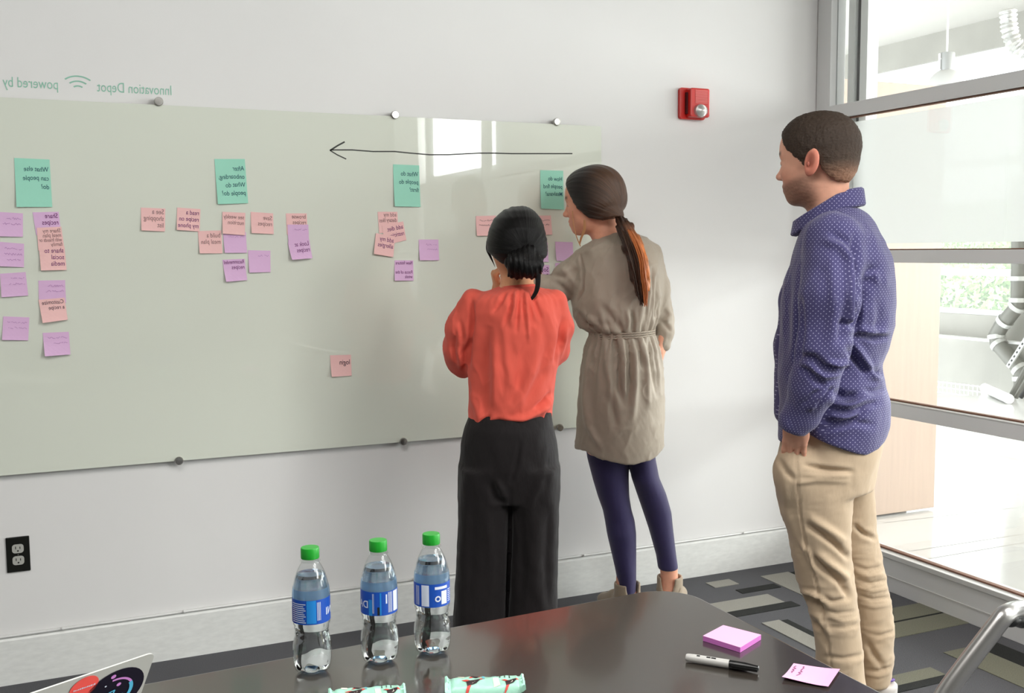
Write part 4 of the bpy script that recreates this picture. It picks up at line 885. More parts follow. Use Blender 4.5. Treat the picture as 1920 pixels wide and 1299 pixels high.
child(MB().tube([sc2+[.2, 0, -.01], sc2+[.24, 0, .2]], .02, 12).build('back_post', m_chr, None, True), ch); child(MB().tube([(sc2[0], sc2[1], .08), (sc2[0], sc2[1], .45)], .025, 12).build('gas_column', m_chr, None, True), ch)
child(MB().tube([tuple(foot), (sc2[0], sc2[1], .09)], .014, 10).build('base_strut', m_chr, None, True), ch); child(MB().tube([tuple(be), tuple(sc2+[.20, -.1, .25])], .0135, 10).build('arm_tube', m_chr, None, True), ch)
for k in range(5):
    t = k*2*PI/5+.4; child(MB().tube([(sc2[0], sc2[1], .09), (sc2[0]+.27*math.cos(t), sc2[1]+.27*math.sin(t), .055)], [.022, .014], 10).build('base_leg', m_chr, None, True), ch)
    child(MB().lathe([(.0005, -.012), (.024, -.012), (.027, 0), (.024, .012), (.0005, .012)], (sc2[0]+.27*math.cos(t), sc2[1]+.27*math.sin(t), .028), 14, 1).build('castor', m_dark, None, True), ch)
# ================================================================== PEOPLE
def skin_mat():
    return mat('skin', (220, 160, 130), .5, spec=.4, sss=.08, attr='tone', noise=(60, .05, (1, 1, 1)), bump=(700, .15, .0006, (1, 1, 1)))
def hair_mat(name, rgb, hi, rough=.38, sc=(70, 3, 3)):
    m = mat(name, rgb, rough, spec=.55); nt = m.node_tree; N = nt.nodes; L = nt.links; b = N['Principled BSDF']
    a = N.new('ShaderNodeAttribute'); a.attribute_name = 'flow'; mp = N.new('ShaderNodeMapping'); mp.inputs['Scale'].default_value = sc; L.new(a.outputs['Vector'], mp.inputs['Vector'])
    nz = N.new('ShaderNodeTexNoise'); nz.inputs['Scale'].default_value = 1.; nz.inputs['Detail'].default_value = 6; nz.inputs['Roughness'].default_value = .7; L.new(mp.outputs['Vector'], nz.inputs['Vector'])
    at = N.new('ShaderNodeAttribute'); at.attribute_name = 'tone'
    cr = N.new('ShaderNodeMapRange'); cr.inputs['From Min'].default_value = .3; cr.inputs['From Max'].default_value = .72; cr.inputs['To Min'].default_value = .55; cr.inputs['To Max'].default_value = hi; L.new(nz.outputs['Fac'], cr.inputs['Value'])
    vm = N.new('ShaderNodeVectorMath'); vm.operation = 'SCALE'; L.new(at.outputs['Color'], vm.inputs[0]); L.new(cr.outputs['Result'], vm.inputs['Scale']); L.new(vm.outputs['Vector'], b.inputs['Base Color'])
    bp = N.new('ShaderNodeBump'); bp.inputs['Strength'].default_value = .7; bp.inputs['Distance'].default_value = .003; L.new(nz.outputs['Fac'], bp.inputs['Height']); L.new(bp.outputs['Normal'], b.inputs['Normal'])
    return m
def cloth(name, rgb, rough=.85, sheen=.15, weave=900, wb=.25, nz=.06, soft=(26, .5, .006)):
    return mat(name, rgb, rough, spec=.25, sheen=sheen, noise=(9, nz, (1, 1, .5)), bump=(soft[0], soft[1], soft[2], (1.3, 1.3, .45)))
def strand(pts, r0, r1, n=6):
    pts = [np.array(p) for p in pts]; dense_ = []
    for i in range(len(pts)-1):
        p0, p1, p2, p3 = pts[max(i-1, 0)], pts[i], pts[i+1], pts[min(i+2, len(pts)-1)]
        for t in np.linspace(0, 1, 6)[:-1]: dense_.append(.5*((2*p1)+(-p0+p2)*t+(2*p0-5*p1+4*p2-p3)*t*t+(-p0+3*p1-3*p2+p3)*t**3))
    dense_.append(pts[-1]); m = len(dense_); return dense_, [r0+(r1-r0)*(i/(m-1))**1.3 for i in range(m)]

# ------------------------------------------------------------------ the man in the navy shirt
A = Person(1582, 1372, 'bearded man in navy dotted shirt and khaki trousers, hand in pocket'); L = A.L
cA_ = L(1538, 314); RA = rotm(PI-.38, .09); kA = 1.10
S = Sculpt(); T = head(S, cA_, RA, kA)
S.loft(A.st([(430, 1515, 1612, .02, .075), (400, 1515, 1603, .02, .068), (370, 1510, 1593, .015, .062), (345, 1512, 1592, .01, .060), (318, 1525, 1596, .01, .055)]), k=.03)
S.loft(A.st([(395, 1535, 1600, 0, .06), (430, 1520, 1640, 0, .14), (480, 1490, 1660, 0, .185), (560, 1485, 1662, 0, .17), (680, 1485, 1630, 0, .12), (780, 1488, 1635, 0, .12), (880, 1490, 1615, 0, .11)]), k=.03)
sh, el, wr = L(1560, 462, -.19), L(1541, 655, -.25), L(1496, 782, -.215)
S.chain([sh, el, wr], [.052, .042, .028], .03)
wrd = _n(L(1487, 862, -.158)-wr); hand(S, wr+wrd*.012, wrd, (.15, 1., 0), .92, .06, 1, .35)
shr, elr, wrr = L(1540, 470, .19), L(1502, 650, .21), L(1502, 765, .14); S.chain([shr, elr, wrr], [.052, .040, .026], .03)
hand(S, wrr, _n(L(1515, 850, .05)-wrr), (0, -1, 0), 1.0, .5, 1)
for v_, rows in ((-.09, ((900, 1530), (1090, 1553), (1300, 1580))), (.10, ((900, 1590), (1090, 1622), (1270, 1640)))):
    p = [L(x, y, v_) for y, x in rows]; S.chain(p, [.058, .044, .032], .02); f0 = p[-1]; f0 = np.array([f0[0], f0[1], .07]); S.chain([p[-1], f0, f0+[-.17, .05, -.035]], [.038, .038, .03], .02)
P, Q = S.mesh(.0075, [(cA_-[.15, .15, .16], cA_+[.15, .15, .17]), (wr-[.06, .05, .15], wr+[.06, .05, .05])], .003); P = relax(P, Q, 1, .3)
col = skin_color(P, cA_, RA, kA, (230, 172, 146), True)
bodyA = mesh_np('body', P, Q, skin_mat(), A.root, color=col)
def eyes(c, R, k, parent):
    for q in (-1, 1):
        p = c+R@(np.array([.0795, q*.031, .0205])*k); r = .0125*k; sp = Sculpt(); sp.ell(p, (r, r, r), k=0)
        P_, Q_ = sp.mesh(.003); o = mesh_np('eye', P_, Q_, mat('eye_white', (226, 220, 214), .2), parent)
        pi = p+R@(np.array([.9, 0, -.12]))*r*.86; d = _n(pi-p); b1 = _n(np.cross(d, [0, 0, 1])); b2 = np.cross(d, b1); vs = [pi+d*.0022]+[pi+d*.0008+(b1*math.cos(t)+b2*math.sin(t))*r*.48 for t in np.linspace(0, 2*PI, 15)[:-1]]
        MB().add(vs, [(0, i+1, (i+1) % 14+1) for i in range(14)]).build('iris', mat('dark_iris', (58, 40, 30), .15), o, True)
eyes(cA_, RA, kA, bodyA)
# cropped hair
def short_hair(c, R, k, rgb):
    S = Sculpt(); T_ = lambda f, s, h: c+R@(np.array([f, s, h])*k); rr = lambda *a: np.array(a)*k
    S.ell(T_(-.006, 0, .053), rr(.102, .0795, .088), R, 0); S.ell(T_(.030, 0, .062), rr(.066, .066, .066), R, .03*k); S.ell(T_(-.036, 0, -.004), rr(.053, .058, .052), R, .03*k)
    fr = lambda X, Y, Z: (((X-c[0])*R[0, 0]+(Y-c[1])*R[1, 0]+(Z-c[2])*R[2, 0])/k, ((X-c[0])*R[0, 1]+(Y-c[1])*R[1, 1]+(Z-c[2])*R[2, 1])/k, ((X-c[0])*R[0, 2]+(Y-c[1])*R[1, 2]+(Z-c[2])*R[2, 2])/k)
    def cut(X, Y, Z):
        f, s, h = fr(X, Y, Z)
        # hairline: face side limit varies with height, with a sideburn in front of the ear; nape limit at the back
        line = np.interp(h, [-.03, .012, .03, .055, .075, .1, .12], [.020, .024, .036, .062, .070, .086, .098]) + .0025*np.sin(h*400+s*300)
        low = np.interp(f, [-.12, -.07, -.045, -.03, -.022, -.012, -.006, .012, .03], [-.052, -.05, -.036, -.012, .018, .034, .022, -.024, -.03])+.003*np.sin(f*500)
        return np.maximum(f-line, low-h)*k
    S.plane(cut, .004); P, Q = S.mesh(.003); P = relax(P, Q, 1, .3); N = vnormals(P, Q); q = to_head(P, c, R, k)
    P = P+N*(.0016*wob(P, 420, 2)+.0016*wob(P, 170, 4))[:, None]
    t = sst(-.02, .06, q[:, 2])[:, None]; side = sst(.02, .075, np.abs(q[:, 1]))[:, None]; colr = np.array(lin(rgb))*(.8+.35*(1-t)*1.2)+0*P; bk = sst(-.04, -.09, q[:, 0])[:, None]*.0
    colr = colr*(1-.0*side)+bk; edge = (sst(.01, -.050, q[:, 2])*sst(-.01, -.04, q[:, 0]))[:, None]; colr = colr*(1-.8*edge)+np.array(lin((196, 146, 116)))*.8*edge
    return P, Q, colr, P*60
P, Q, c_, f_ = short_hair(cA_, RA, kA, (66, 50, 38))
mesh_np('hair', P, Q, hair_mat('cropped_brown_hair', (70, 54, 42), 1.5, .6, (9, 9, 5)), A.root, color=c_, vec=f_)
# shirt
S = Sculpt()
rows = [(388, 1545, 1606, .0, .070), (402, 1528, 1628, .0, .105), (420, 1506, 1642, 0, .160), (445, 1497, 1656, 0, .205), (487, 1484, 1674, 0, .215), (531, 1468, 1681, 0, .205), (568, 1464, 1681, 0, .20), (612, 1463, 1677, 0, .19), (651, 1461, 1667, 0, .18), (681, 1459, 1655, 0, .172), (700, 1458, 1657, 0, .172), (723, 1459, 1662, 0, .175), (750, 1461, 1671, 0, .18), (795, 1460, 1669, 0, .18), (817, 1459, 1662, 0, .178), (842, 1458, 1655, 0, .172)]
S.loft(A.st(rows), k=.03, sm=1)
S.chain([L(1562, 452, -.17), L(1556, 560, -.235), L(1544, 650, -.245), L(1524, 725, -.235), L(1502, 778, -.215)], [.078, .076, .066, .059, .050], .022)
S.cone(L(1502, 776, -.215), L(1492, 789, -.213), .051, .047, .004)
S.chain([L(1545, 455, .16), L(1510, 560, .22), L(1495, 650, .23), L(1482, 770, .19)], [.078, .072, .066, .05], .03)
Rb = A.R; 
def hem(X, Y, Z):
    zl = np.interp(X, [L(x, 800)[0] for x in (1455, 1500, 1540, 1565, 1600, 1626, 1645, 1665)], [L(1500, y)[2] for y in (826, 812, 808, 814, 826, 833, 826, 812)])
    arm = (Y < -.15) & (X < L(1545, 800)[0]); zl = np.where(arm, L(1500, 830)[2], zl); return zl-Z
S.plane(hem, .004)
w0 = L(1486, 806, -.213); wd_ = _n(L(1486, 806, -.213)-L(1500, 776, -.215)); S.plane(lambda X, Y, Z: np.where((Y < -.135)&(Z < L(1500, 760)[2]), (X-w0[0])*wd_[0]+(Y-w0[1])*wd_[1]+(Z-w0[2])*wd_[2]-.004, -1.+0*X), .003)
# open neck
S.ell(L(1545, 380, 0)+[-.02, 0, .015], (.070, .066, .055), k=.01, mode='sub')
P, Q = S.mesh(.0048); P = relax(P, Q, 2, .4)
P = P+vnormals(P, Q)*(.0022*wob(P, 26, 3, (1, 1, .6))+.0040*ridges(P, 11, 21, (1, 1, 1.5))*wob(P, 7, 30)**2)[:, None]
folds = [([(1602, 440), (1606, 500), (1609, 560), (1604, 620)], 6, -.012), ([(1592, 470), (1597, 540), (1590, 620)], 9, .006),
         ([(1612, 590), (1600, 610), (1575, 605)], 6, -.008), ([(1640, 500), (1615, 540), (1610, 560)], 11, -.009), ([(1625, 520), (1640, 515), (1641, 530)], 6, .007),
         ([(1665, 632), (1640, 634), (1612, 628), (1600, 632)], 5, -.011), ([(1660, 622), (1635, 622), (1610, 618)], 6, .007),
         ([(1597, 640), (1612, 660), (1640, 705), (1650, 712)], 7, .008), ([(1592, 655), (1602, 672), (1625, 700)], 6, -.009),
         ([(1500, 668), (1525, 672), (1545, 690), (1575, 694)], 7, -.010), ([(1552, 680), (1570, 683), (1590, 680)], 5, .009), ([(1500, 690), (1520, 700), (1545, 725)], 6, -.008), ([(1525, 690), (1545, 705), (1575, 700)], 6, .006),
         ([(1565, 735), (1585, 745), (1605, 742)], 8, -.011), ([(1570, 770), (1600, 772), (1625, 760), (1645, 755)], 6, -.008), ([(1560, 757), (1590, 760), (1620, 748)], 6, .009), ([(1545, 790), (1580, 792), (1605, 783), (1622, 770)], 6, -.009), ([(1560, 782), (1590, 782), (1615, 772)], 5, .007),
         ([(1540, 805), (1565, 800), (1600, 792), (1635, 796)], 6, -.006), ([(1620, 730), (1640, 735), (1665, 728)], 6, -.006), ([(1530, 760), (1545, 745), (1560, 728)], 4, -.009), ([(1518, 768), (1535, 752), (1550, 735)], 4, .006), ([(1505, 760), (1525, 740), (1540, 730)], 5, -.005),
         ([(1560, 440), (1590, 455), (1602, 480)], 7, -.006), ([(1546, 450), (1575, 460), (1595, 490)], 9, .006), ([(1560, 480), (1566, 560), (1560, 640)], 12, .005), ([(1590, 560), (1582, 600), (1572, 640)], 7, -.006),
         ([(1500, 560), (1502, 620), (1495, 680)], 6, -.010), ([(1478, 500), (1476, 580), (1474, 660)], 9, -.006), ([(1630, 430), (1650, 480), (1660, 540)], 12, .004), ([(1648, 560), (1650, 600), (1640, 640)], 8, -.005), ([(1660, 700), (1645, 700), (1630, 690)], 6, -.008)]
P = A.creases(P, Q, [(a, b*1.1, c*1.7) for a, b, c in folds])
# dot grid coordinates: around the trunk / along the sleeve
ct = np.interp(P[:, 2], [0, 2], [0, 0]); cc = L(1572, 600)[0]; armd = np.full(len(P), 9.); au = np.zeros((len(P), 2))
ch_ = [L(1562, 440, -.17), L(1556, 560, -.235), L(1544, 650, -.245), L(1524, 725, -.235), L(1492, 800, -.215)]; acc = 0
for i in range(4):
    a, b = ch_[i], ch_[i+1]; ba = b-a; ln_ = np.linalg.norm(ba); t = np.clip(((P-a)@ba)/ln_**2, 0, 1); dv_ = P-(a+t[:, None]*ba); d = np.linalg.norm(dv_, axis=1); m_ = d < armd
    armd[m_] = d[m_]; au[m_, 0] = (acc+t*ln_)[m_]; au[m_, 1] = (np.arctan2(dv_[:, 1], dv_[:, 0])*.068)[m_]; acc += ln_
isarm = (armd < .088) & (P[:, 1] < -.10)
flow = np.stack([np.where(isarm, au[:, 1]+3, np.arctan2(P[:, 1], P[:, 0]-cc)*.16), P[:, 2], 0*armd], 1)
nn_ = vnormals(P, Q); topm = nn_[:, 2] > .72; flow[topm, 0] = P[topm, 0]; flow[topm, 1] = P[topm, 1]
m_shirt = mat('navy_dotted_cotton', (76, 72, 122), .8, spec=.3, sheen=.2, bump=(22, .45, .006, (1.2, 1.2, .6)))
nt = m_shirt.node_tree; N = nt.nodes; Lk = nt.links; at = N.new('ShaderNodeAttribute'); at.attribute_name = 'flow'; vo = N.new('ShaderNodeTexVoronoi'); vo.voronoi_dimensions = '2D'; vo.inputs['Scale'].default_value = 1.; vo.inputs['Randomness'].default_value = 0.
mp = N.new('ShaderNodeMapping'); mp.inputs['Rotation'].default_value = (0, 0, PI/4); mp.inputs['Scale'].default_value = (112, 112, 1); Lk.new(at.outputs['Vector'], mp.inputs['Vector']); Lk.new(mp.outputs['Vector'], vo.inputs['Vector'])
ltm = N.new('ShaderNodeMath'); ltm.operation = 'LESS_THAN'; ltm.inputs[1].default_value = .155; Lk.new(vo.outputs['Distance'], ltm.inputs[0]); mxc = N.new('ShaderNodeMix'); mxc.data_type = 'RGBA'; mxc.inputs['A'].default_value = (*lin((74, 70, 114)), 1); mxc.inputs['B'].default_value = (*lin((168, 166, 198)), 1)
Lk.new(ltm.outputs[0], mxc.inputs['Factor']); Lk.new(mxc.outputs['Result'], N['Principled BSDF'].inputs['Base Color'])
mesh_np('shirt', P, Q, m_shirt, A.root, vec=flow)
# collar: a folded band round the neck
m_col = m_shirt
def collar():
    ang = np.linspace(0, 2*PI, 49); c0_ = L(1556, 392, 0); vs = []; prof_ = [(0.0, 0, 0), (.004, .012, .5), (.010, .034, 1), (.016, .030, 1), (.022, -.006, 1.), (.019, -.010, 1.), (.006, -.012, .3)]
    for a in ang:
        x, y = math.cos(a), math.sin(a); front = .5-.5*x   # 1 at the front (towards -u)
        rx, ry = .074, .064; zb = .020*x-.052*max(0, front-.35)*1.3
        for o, h, w_ in prof_: vs.append(c0_+np.array([x*(rx+o)-.01*front, y*(ry+o), zb+h*(1.0+.15*(x > .6))]))
    n_ = len(prof_); fs = [(i*n_+j, (i+1)*n_+j, (i+1)*n_+(j+1) % n_, i*n_+(j+1) % n_) for i in range(48) for j in range(n_)]
    o = MB().add(vs, fs).build('collar', m_col, A.root, True); me = o.data; a_ = me.attributes.new('flow', 'FLOAT_VECTOR', 'POINT'); vv = np.array(vs)-c0_
    a_.data.foreach_set('vector', np.stack([np.arctan2(vv[:, 1], vv[:, 0])*.085, vv[:, 2], 0*vv[:, 0]], 1).astype(np.float32).ravel()); return o
collar()
def tip(v):
    a, b, c = L(1534, 400, v), L(1495, 421, v*.35), L(1499, 452, v*.5); d = L(1548, 440, v*1.1)
    return MB().add([a, b, c, d, a+[.004, .004, 0], b+[.004, .004, 0], c+[.006, .004, 0], d+[.004, .006, 0]], [(0, 1, 2, 3), (4, 7, 6, 5), (0, 4, 5, 1), (1, 5, 6, 2), (2, 6, 7, 3), (3, 7, 4, 0)]).build('placket_edge', mat('navy_shadow_cotton', (58, 54, 96), .8), A.root)
# trousers
S = Sculpt()
S.loft(A.st([(790, 1470, 1662, .0, .155), (840, 1462, 1655, 0, .165), (880, 1453, 1645, 0, .168), (912, 1453, 1640, 0, .16)]), k=.02, sm=1)
S.loft(A.st([(880, 1453, 1600, -.085, .085), (925, 1454, 1600, -.09, .088), (960, 1462, 1598, -.09, .088), (1000, 1477, 1596, -.09, .086), (1050, 1486, 1598, -.09, .08), (1090, 1494, 1602, -.09, .077), (1110, 1503, 1606, -.09, .076), (1150, 1518, 1611, -.09, .07), (1200, 1527, 1617, -.09, .067), (1260, 1531, 1622, -.09, .066), (1345, 1536, 1628, -.09, .07)]), k=.018, sm=1)
S.loft(A.st([(880, 1520, 1641, .09, .085), (925, 1525, 1640, .09, .085), (1000, 1545, 1645, .10, .083), (1060, 1565, 1657, .10, .078), (1120, 1585, 1670, .10, .072), (1180, 1598, 1677, .10, .068), (1240, 1604, 1675, .10, .066), (1278, 1606, 1670, .10, .066)]), k=.008, sm=1)
S.ell(L(1492, 886, -.140), (.062, .050, .082), k=.03)
P, Q = S.mesh(.0052); P = relax(P, Q, 2, .4); P = P+vnormals(P, Q)*(.0018*wob(P, 24, 8, (1, 1, .8))+.0030*ridges(P, 14, 22, (1, 1, 1.8))*sst(.95, .4, P[:, 2]))[:, None]
kf = [([(1493, 845), (1495, 900), (1500, 960), (1512, 1030), (1530, 1090), (1548, 1180), (1560, 1260), (1563, 1299)], 2.2, -.005),
      ([(1510, 872), (1550, 880), (1598, 884)], 5, -.010), ([(1495, 905), (1530, 900), (1590, 902)], 6, .006), ([(1505, 890), (1550, 893), (1590, 892)], 5, .006),
      ([(1515, 985), (1545, 1005), (1570, 1025), (1590, 1045)], 6, -.014), ([(1518, 970), (1550, 990), (1585, 1015)], 8, .008), ([(1520, 1040), (1540, 1062), (1575, 1090), (1592, 1120)], 7, -.014), ([(1535, 1040), (1560, 1060), (1590, 1085)], 9, .008),
      ([(1500, 1015), (1520, 1045), (1530, 1070)], 6, .008), ([(1505, 1120), (1530, 1128), (1545, 1150)], 8, -.014), ([(1502, 1108), (1525, 1112), (1545, 1128)], 5, .010), ([(1520, 1145), (1540, 1160), (1552, 1185)], 7, .007), ([(1522, 1165), (1538, 1180), (1550, 1210)], 6, -.010),
      ([(1545, 1118), (1560, 1128), (1590, 1122)], 5, -.007), ([(1548, 1145), (1570, 1150), (1605, 1146)], 4, -.007), ([(1550, 1155), (1580, 1165), (1610, 1160)], 4, .006), ([(1552, 1175), (1585, 1178), (1615, 1170)], 4, -.006), ([(1545, 1230), (1580, 1235), (1618, 1228)], 5, -.005),
      ([(1602, 985), (1618, 1000), (1640, 1010)], 5, -.012), ([(1600, 1060), (1625, 1068), (1655, 1062)], 4, -.010), ([(1602, 1072), (1628, 1080), (1660, 1076)], 4, .008), ([(1604, 1086), (1632, 1094), (1664, 1088)], 4, -.012), ([(1606, 1100), (1636, 1108), (1668, 1102)], 4, .008), ([(1608, 1115), (1636, 1124), (1670, 1120)], 4, -.010), ([(1612, 1132), (1640, 1138), (1668, 1134)], 4, .006),
      ([(1625, 1188), (1650, 1192), (1676, 1184)], 4, -.007), ([(1626, 1205), (1640, 1230), (1655, 1250)], 7, -.010), ([(1622, 1255), (1648, 1258), (1674, 1250)], 4, -.010), ([(1622, 1264), (1648, 1268), (1672, 1262)], 3, .006), ([(1470, 900), (1476, 960), (1490, 1010)], 8, .004), ([(1460, 860), (1475, 885), (1490, 900)], 6, -.006)]
P = A.creases(P, Q, [(a, b*.9, c*(.75 if b < 5 and b > 2.5 else 1.35)) for a, b, c in kf])
m_khaki = cloth('khaki_twill', (190, 168, 142), soft=(30, .4, .004)); mesh_np('trousers', P, Q, m_khaki, A.root)
def shoe(P_, o, d, m, sole, L_=.27, w=.05, h=.075, collar_h=.10):
    d = _n([d[0], d[1], 0]); sd_ = np.array([-d[1], d[0], 0]); R = np.stack([d, sd_, [0, 0, 1]], 1); S = Sculpt(); o = np.array([o[0], o[1], 0])
    S.ell(o+d*.0+[0, 0, .045], (.045, w*.82, .05), R, 0); S.ell(o+d*.14+[0, 0, .03], (.085, w, .034), R, .05); S.ell(o+d*.07+[0, 0, .05], (.07, w*.85, .04), R, .04); S.cone(o+[0, 0, .05], o+[0, 0, collar_h], .044, .046, .02)
    S.plane(lambda X, Y, Z: .012-Z+0*X+0*Y); S.plane(lambda X, Y, Z: Z-collar_h+0*X+0*Y); p, q = S.mesh(.005); r_ = mesh_np('shoe', relax(p, q, 1), q, m, P_.root)
    S = Sculpt(); S.ell(o+[0, 0, .012], (.05, w*.92, .03), R, 0); S.ell(o+d*.13+[0, 0, .010], (.095, w*1.06, .028), R, .06); S.plane(lambda X, Y, Z: Z-.022+0*X+0*Y); S.plane(lambda X, Y, Z: .001-Z+0*X+0*Y); p, q = S.mesh(.006); mesh_np('sole', p, q, sole, r_); return r_
m_snk = mat('grey_canvas', (206, 200, 196), .75); m_sol = mat('white_rubber', (226, 224, 220), .6)
fr_ = L(1638, 1270, .10); s1 = shoe(A, (fr_[0]+.022, .095), (-.95, .3), m_snk, m_sol, collar_h=.125); fl_ = L(1580, 1300, -.09); shoe(A, (fl_[0]+.01, -.09), (-.95, .12), m_snk, m_sol)
MB().tube([L(1648+28*math.cos(t), 1274+3*math.sin(t), .10-.045*math.sin(t)) for t in np.linspace(0, 2*PI, 17)], .004, 6).build('purple_trim', mat('purple_trim', (92, 62, 140), .7), s1, True)

# ------------------------------------------------------------------ the woman in the coral blouse
B = Person(957, 1292, 'dark-haired woman seen from behind in coral blouse and wide black trousers'); L = B.L
cB_ = L(967, 466); RB = rotm(PI/2+.30, .16, 0); kB = .95
S = Sculpt(); T = head(S, cB_, RB, kB)
S.loft(B.st([(560, 925, 1010, .0, .06), (540, 938, 1001, .0, .052), (520, 939, 1000, .01, .050), (495, 941, 998, .02, .05), (470, 945, 996, .02, .05)]), k=.02)
S.loft(B.st([(545, 935, 1005, 0, .05), (570, 900, 1030, 0, .085), (620, 895, 1030, .01, .11), (700, 900, 1022, .01, .10), (790, 895, 1025, .01, .095), (880, 880, 1032, 0, .11)]), k=.03)
sl_, el_, hl_ = L(896, 582, 0), L(872, 660, .06), L(936, 545, .20)
S.chain([sl_, L(874, 615, .025), el_, L(905, 640, .19), hl_], [.034, .034, .032, .026, .022], .02)
hd = _n(L(930, 515, .20)-L(945, 555, .21)); hand(S, L(941, 552, .20), hd, (1, .1, .1), .92, 1.25, 1)
sr_, er_, hr_ = L(1030, 580, 0), L(1042, 652, .06), L(975, 612, .24); S.chain([sr_, L(1044, 615, .02), er_, L(1010, 640, .19), hr_], [.032, .030, .026, .024, .022], .02); hand(S, hr_, (-1, .1, .15), (0, -1, .2), .92, .7, 1)
for q, xx in ((-1, (915, 903)), (1, (995, 998))): S.chain([L(xx[0], 880, 0), L(xx[1], 1240, 0)], [.06, .034], .02); f0 = L(xx[1], 1240, 0); S.chain([[f0[0], 0, .06], [f0[0], .13, .03]], [.033, .026], .02)
P, Q = S.mesh(.0075, [(cB_-[.13, .14, .15], cB_+[.13, .14, .15]), (L(941, 552, .2)-[.06, .06, .05], L(941, 552, .2)+[.06, .06, .13])], .003); P = relax(P, Q, 1, .3)
bodyB = mesh_np('body', P, Q, skin_mat(), B.root, color=skin_color(P, cB_, RB, kB, (222, 158, 116), False, (30, 22, 20))); eyes(cB_, RB, kB, bodyB)
m_hb = hair_mat('black_hair', (20, 17, 17), 2.6, .42, (4.5, 4.5, .8)); m_hb.node_tree.nodes['Principled BSDF'].inputs['Specular IOR Level'].default_value = .22
def pole_flow(P, tie, axis, up):
    axis = _n(axis); e1_ = _n(np.cross(axis, up)); e2_ = np.cross(axis, e1_); d = P-tie; r = np.linalg.norm(d, axis=1); th = np.arctan2(d@e2_, d@e1_)
    return np.stack([np.cos(th)*2., np.sin(th)*2., r*6], 1)*np.array([3., 3., 1])
S = Sculpt(); c = cB_; R = RB; k = kB; T_ = lambda f, s, h: c+R@(np.array([f, s, h])*k); rr = lambda *a: np.array(a)*k
S.loft(B.st([(470, 914, 1018, .0, .105), (450, 913, 1021, -.01, .112), (430, 917, 1021, -.01, .115), (410, 926, 1015, .0, .105), (396, 940, 1003, .01, .08), (387, 958, 990, .02, .04)]), k=0, sm=1, cap=.012)
S.ell(L(973, 470, -.03), (.083, .085, .065), k=.04); S.ell(L(975, 500, -.035), (.052, .055, .055), k=.03)
def cutB(X, Y, Z):
    f = ((X-c[0])*R[0, 0]+(Y-c[1])*R[1, 0]+(Z-c[2])*R[2, 0])/k; s = ((X-c[0])*R[0, 1]+(Y-c[1])*R[1, 1]+(Z-c[2])*R[2, 1])/k; h = ((X-c[0])*R[0, 2]+(Y-c[1])*R[1, 2]+(Z-c[2])*R[2, 2])/k
    line = np.interp(h, [-.05, .01, .05, .12], [-.012, .012, .05, .09]); low = np.interp(f, [-.12, -.05, -.02, .03], [-.075, -.06, -.02, .0]); return np.maximum(f-line, low-h)*k
S.plane(cutB, .008); P, Q = S.mesh(.0035); P = relax(P, Q, 2, .4); tie = L(987, 472, -.10); fl_ = pole_flow(P, tie, (.1, -1, -.1), (0, 0, 1)); th = np.arctan2(fl_[:, 1], fl_[:, 0])
P = P+vnormals(P, Q)*((.0007*np.sin(th*17+3*np.sin(th*5))+.0004*np.sin(th*61+9*np.sin(th*3)))*sst(.02, .05, np.linalg.norm(P-tie, axis=1)))[:, None]
hb = np.array(lin((9, 8, 8)))+0*P; hairB = mesh_np('hair', P, Q, m_hb, B.root, color=hb, vec=fl_)
# low bun of folded tail and loose ends
S = Sculpt(); S.ell(tie+[0, .01, 0], (.024, .024, .018), k=.01)
S.chain([L(988, 475, -.105), L(972, 492, -.115), L(964, 515, -.10)], [.026, .037, .020], .012); S.chain([L(990, 475, -.105), L(988, 500, -.115), L(982, 516, -.10)], [.026, .034, .022], .012); S.chain([L(992, 475, -.105), L(1003, 497, -.105), L(1002, 518, -.095)], [.022, .026, .014], .01)
S.plane(lambda X, Y, Z: L(970, 522.5, -.10)[2]-Z+.003*np.sin(X*150)+0*Y, .004); P, Q = S.mesh(.0035); P = relax(P, Q, 1); N_ = vnormals(P, Q); fx = P*np.array([60, 60, 6]); P = P+N_*(.0022*np.sin(P[:, 0]*420+P[:, 2]*40)+.0015*np.sin(P[:, 0]*900))[:, None]
mesh_np('hair_bun', P, Q, m_hb, hairB, color=hb[:1]+0*P, vec=fx*.6*np.array([1, 1, 1.2]))
mb = MB(); rs_ = random.Random(5)
for i in range(26):
    o = rs_.uniform(-1, 1); pts = [L(992+4*o, 476, -.105), L(1006+4*o, 500, -.11), L(1009+3*o, 525, -.105), L(1006+3*o, 545, -.10), L(997+2.5*o, 560, -.095), L(983+9*rs_.random(), 568-5*rs_.random(), -.09)]
    d_, r_ = strand(pts, .0045, .0006); mb.tube(d_, r_, 5)
for i in range(10):
    o = rs_.uniform(-1, 1); d_, r_ = strand([L(1000, 478, -.10), L(1008+3*o, 490, -.09), L(1014+5*o, 505+8*o, -.07)], .0016, .0004); mb.tube(d_, r_, 4)
for i in range(10):
    o = rs_.uniform(-1, 1); d_, r_ = strand([L(914+o, 455, 0.02), L(914+1.5*o, 468, .02), L(919+1.5*o, 480, .02), L(926+2*o, 496+4*o, .02)], .003, .0006); mb.tube(d_, r_, 5)
for i in range(9):
    o = rs_.uniform(-1, 1); d_, r_ = strand([L(945+9*o, 472, -.045), L(944+6*o, 482, -.05), L(939+6*o, 490+3*o, -.045)], .0022, .0005); mb.tube(d_, r_, 4)
for i in range(0):
    x = rs_.uniform(935, 1005); d_, r_ = strand([L(x, 398, .0), L(x+rs_.uniform(-6, 6), 388-2*rs_.random(), .0), L(x+rs_.uniform(4, 14), 386+4*rs_.random(), .0)], .0007, .0003); mb.tube(d_, r_, 3)
ls_ = mb.build('loose_hair', mat('black_strands', (24, 20, 20), .4), hairB, True); ls_['kind'] = 'stuff'
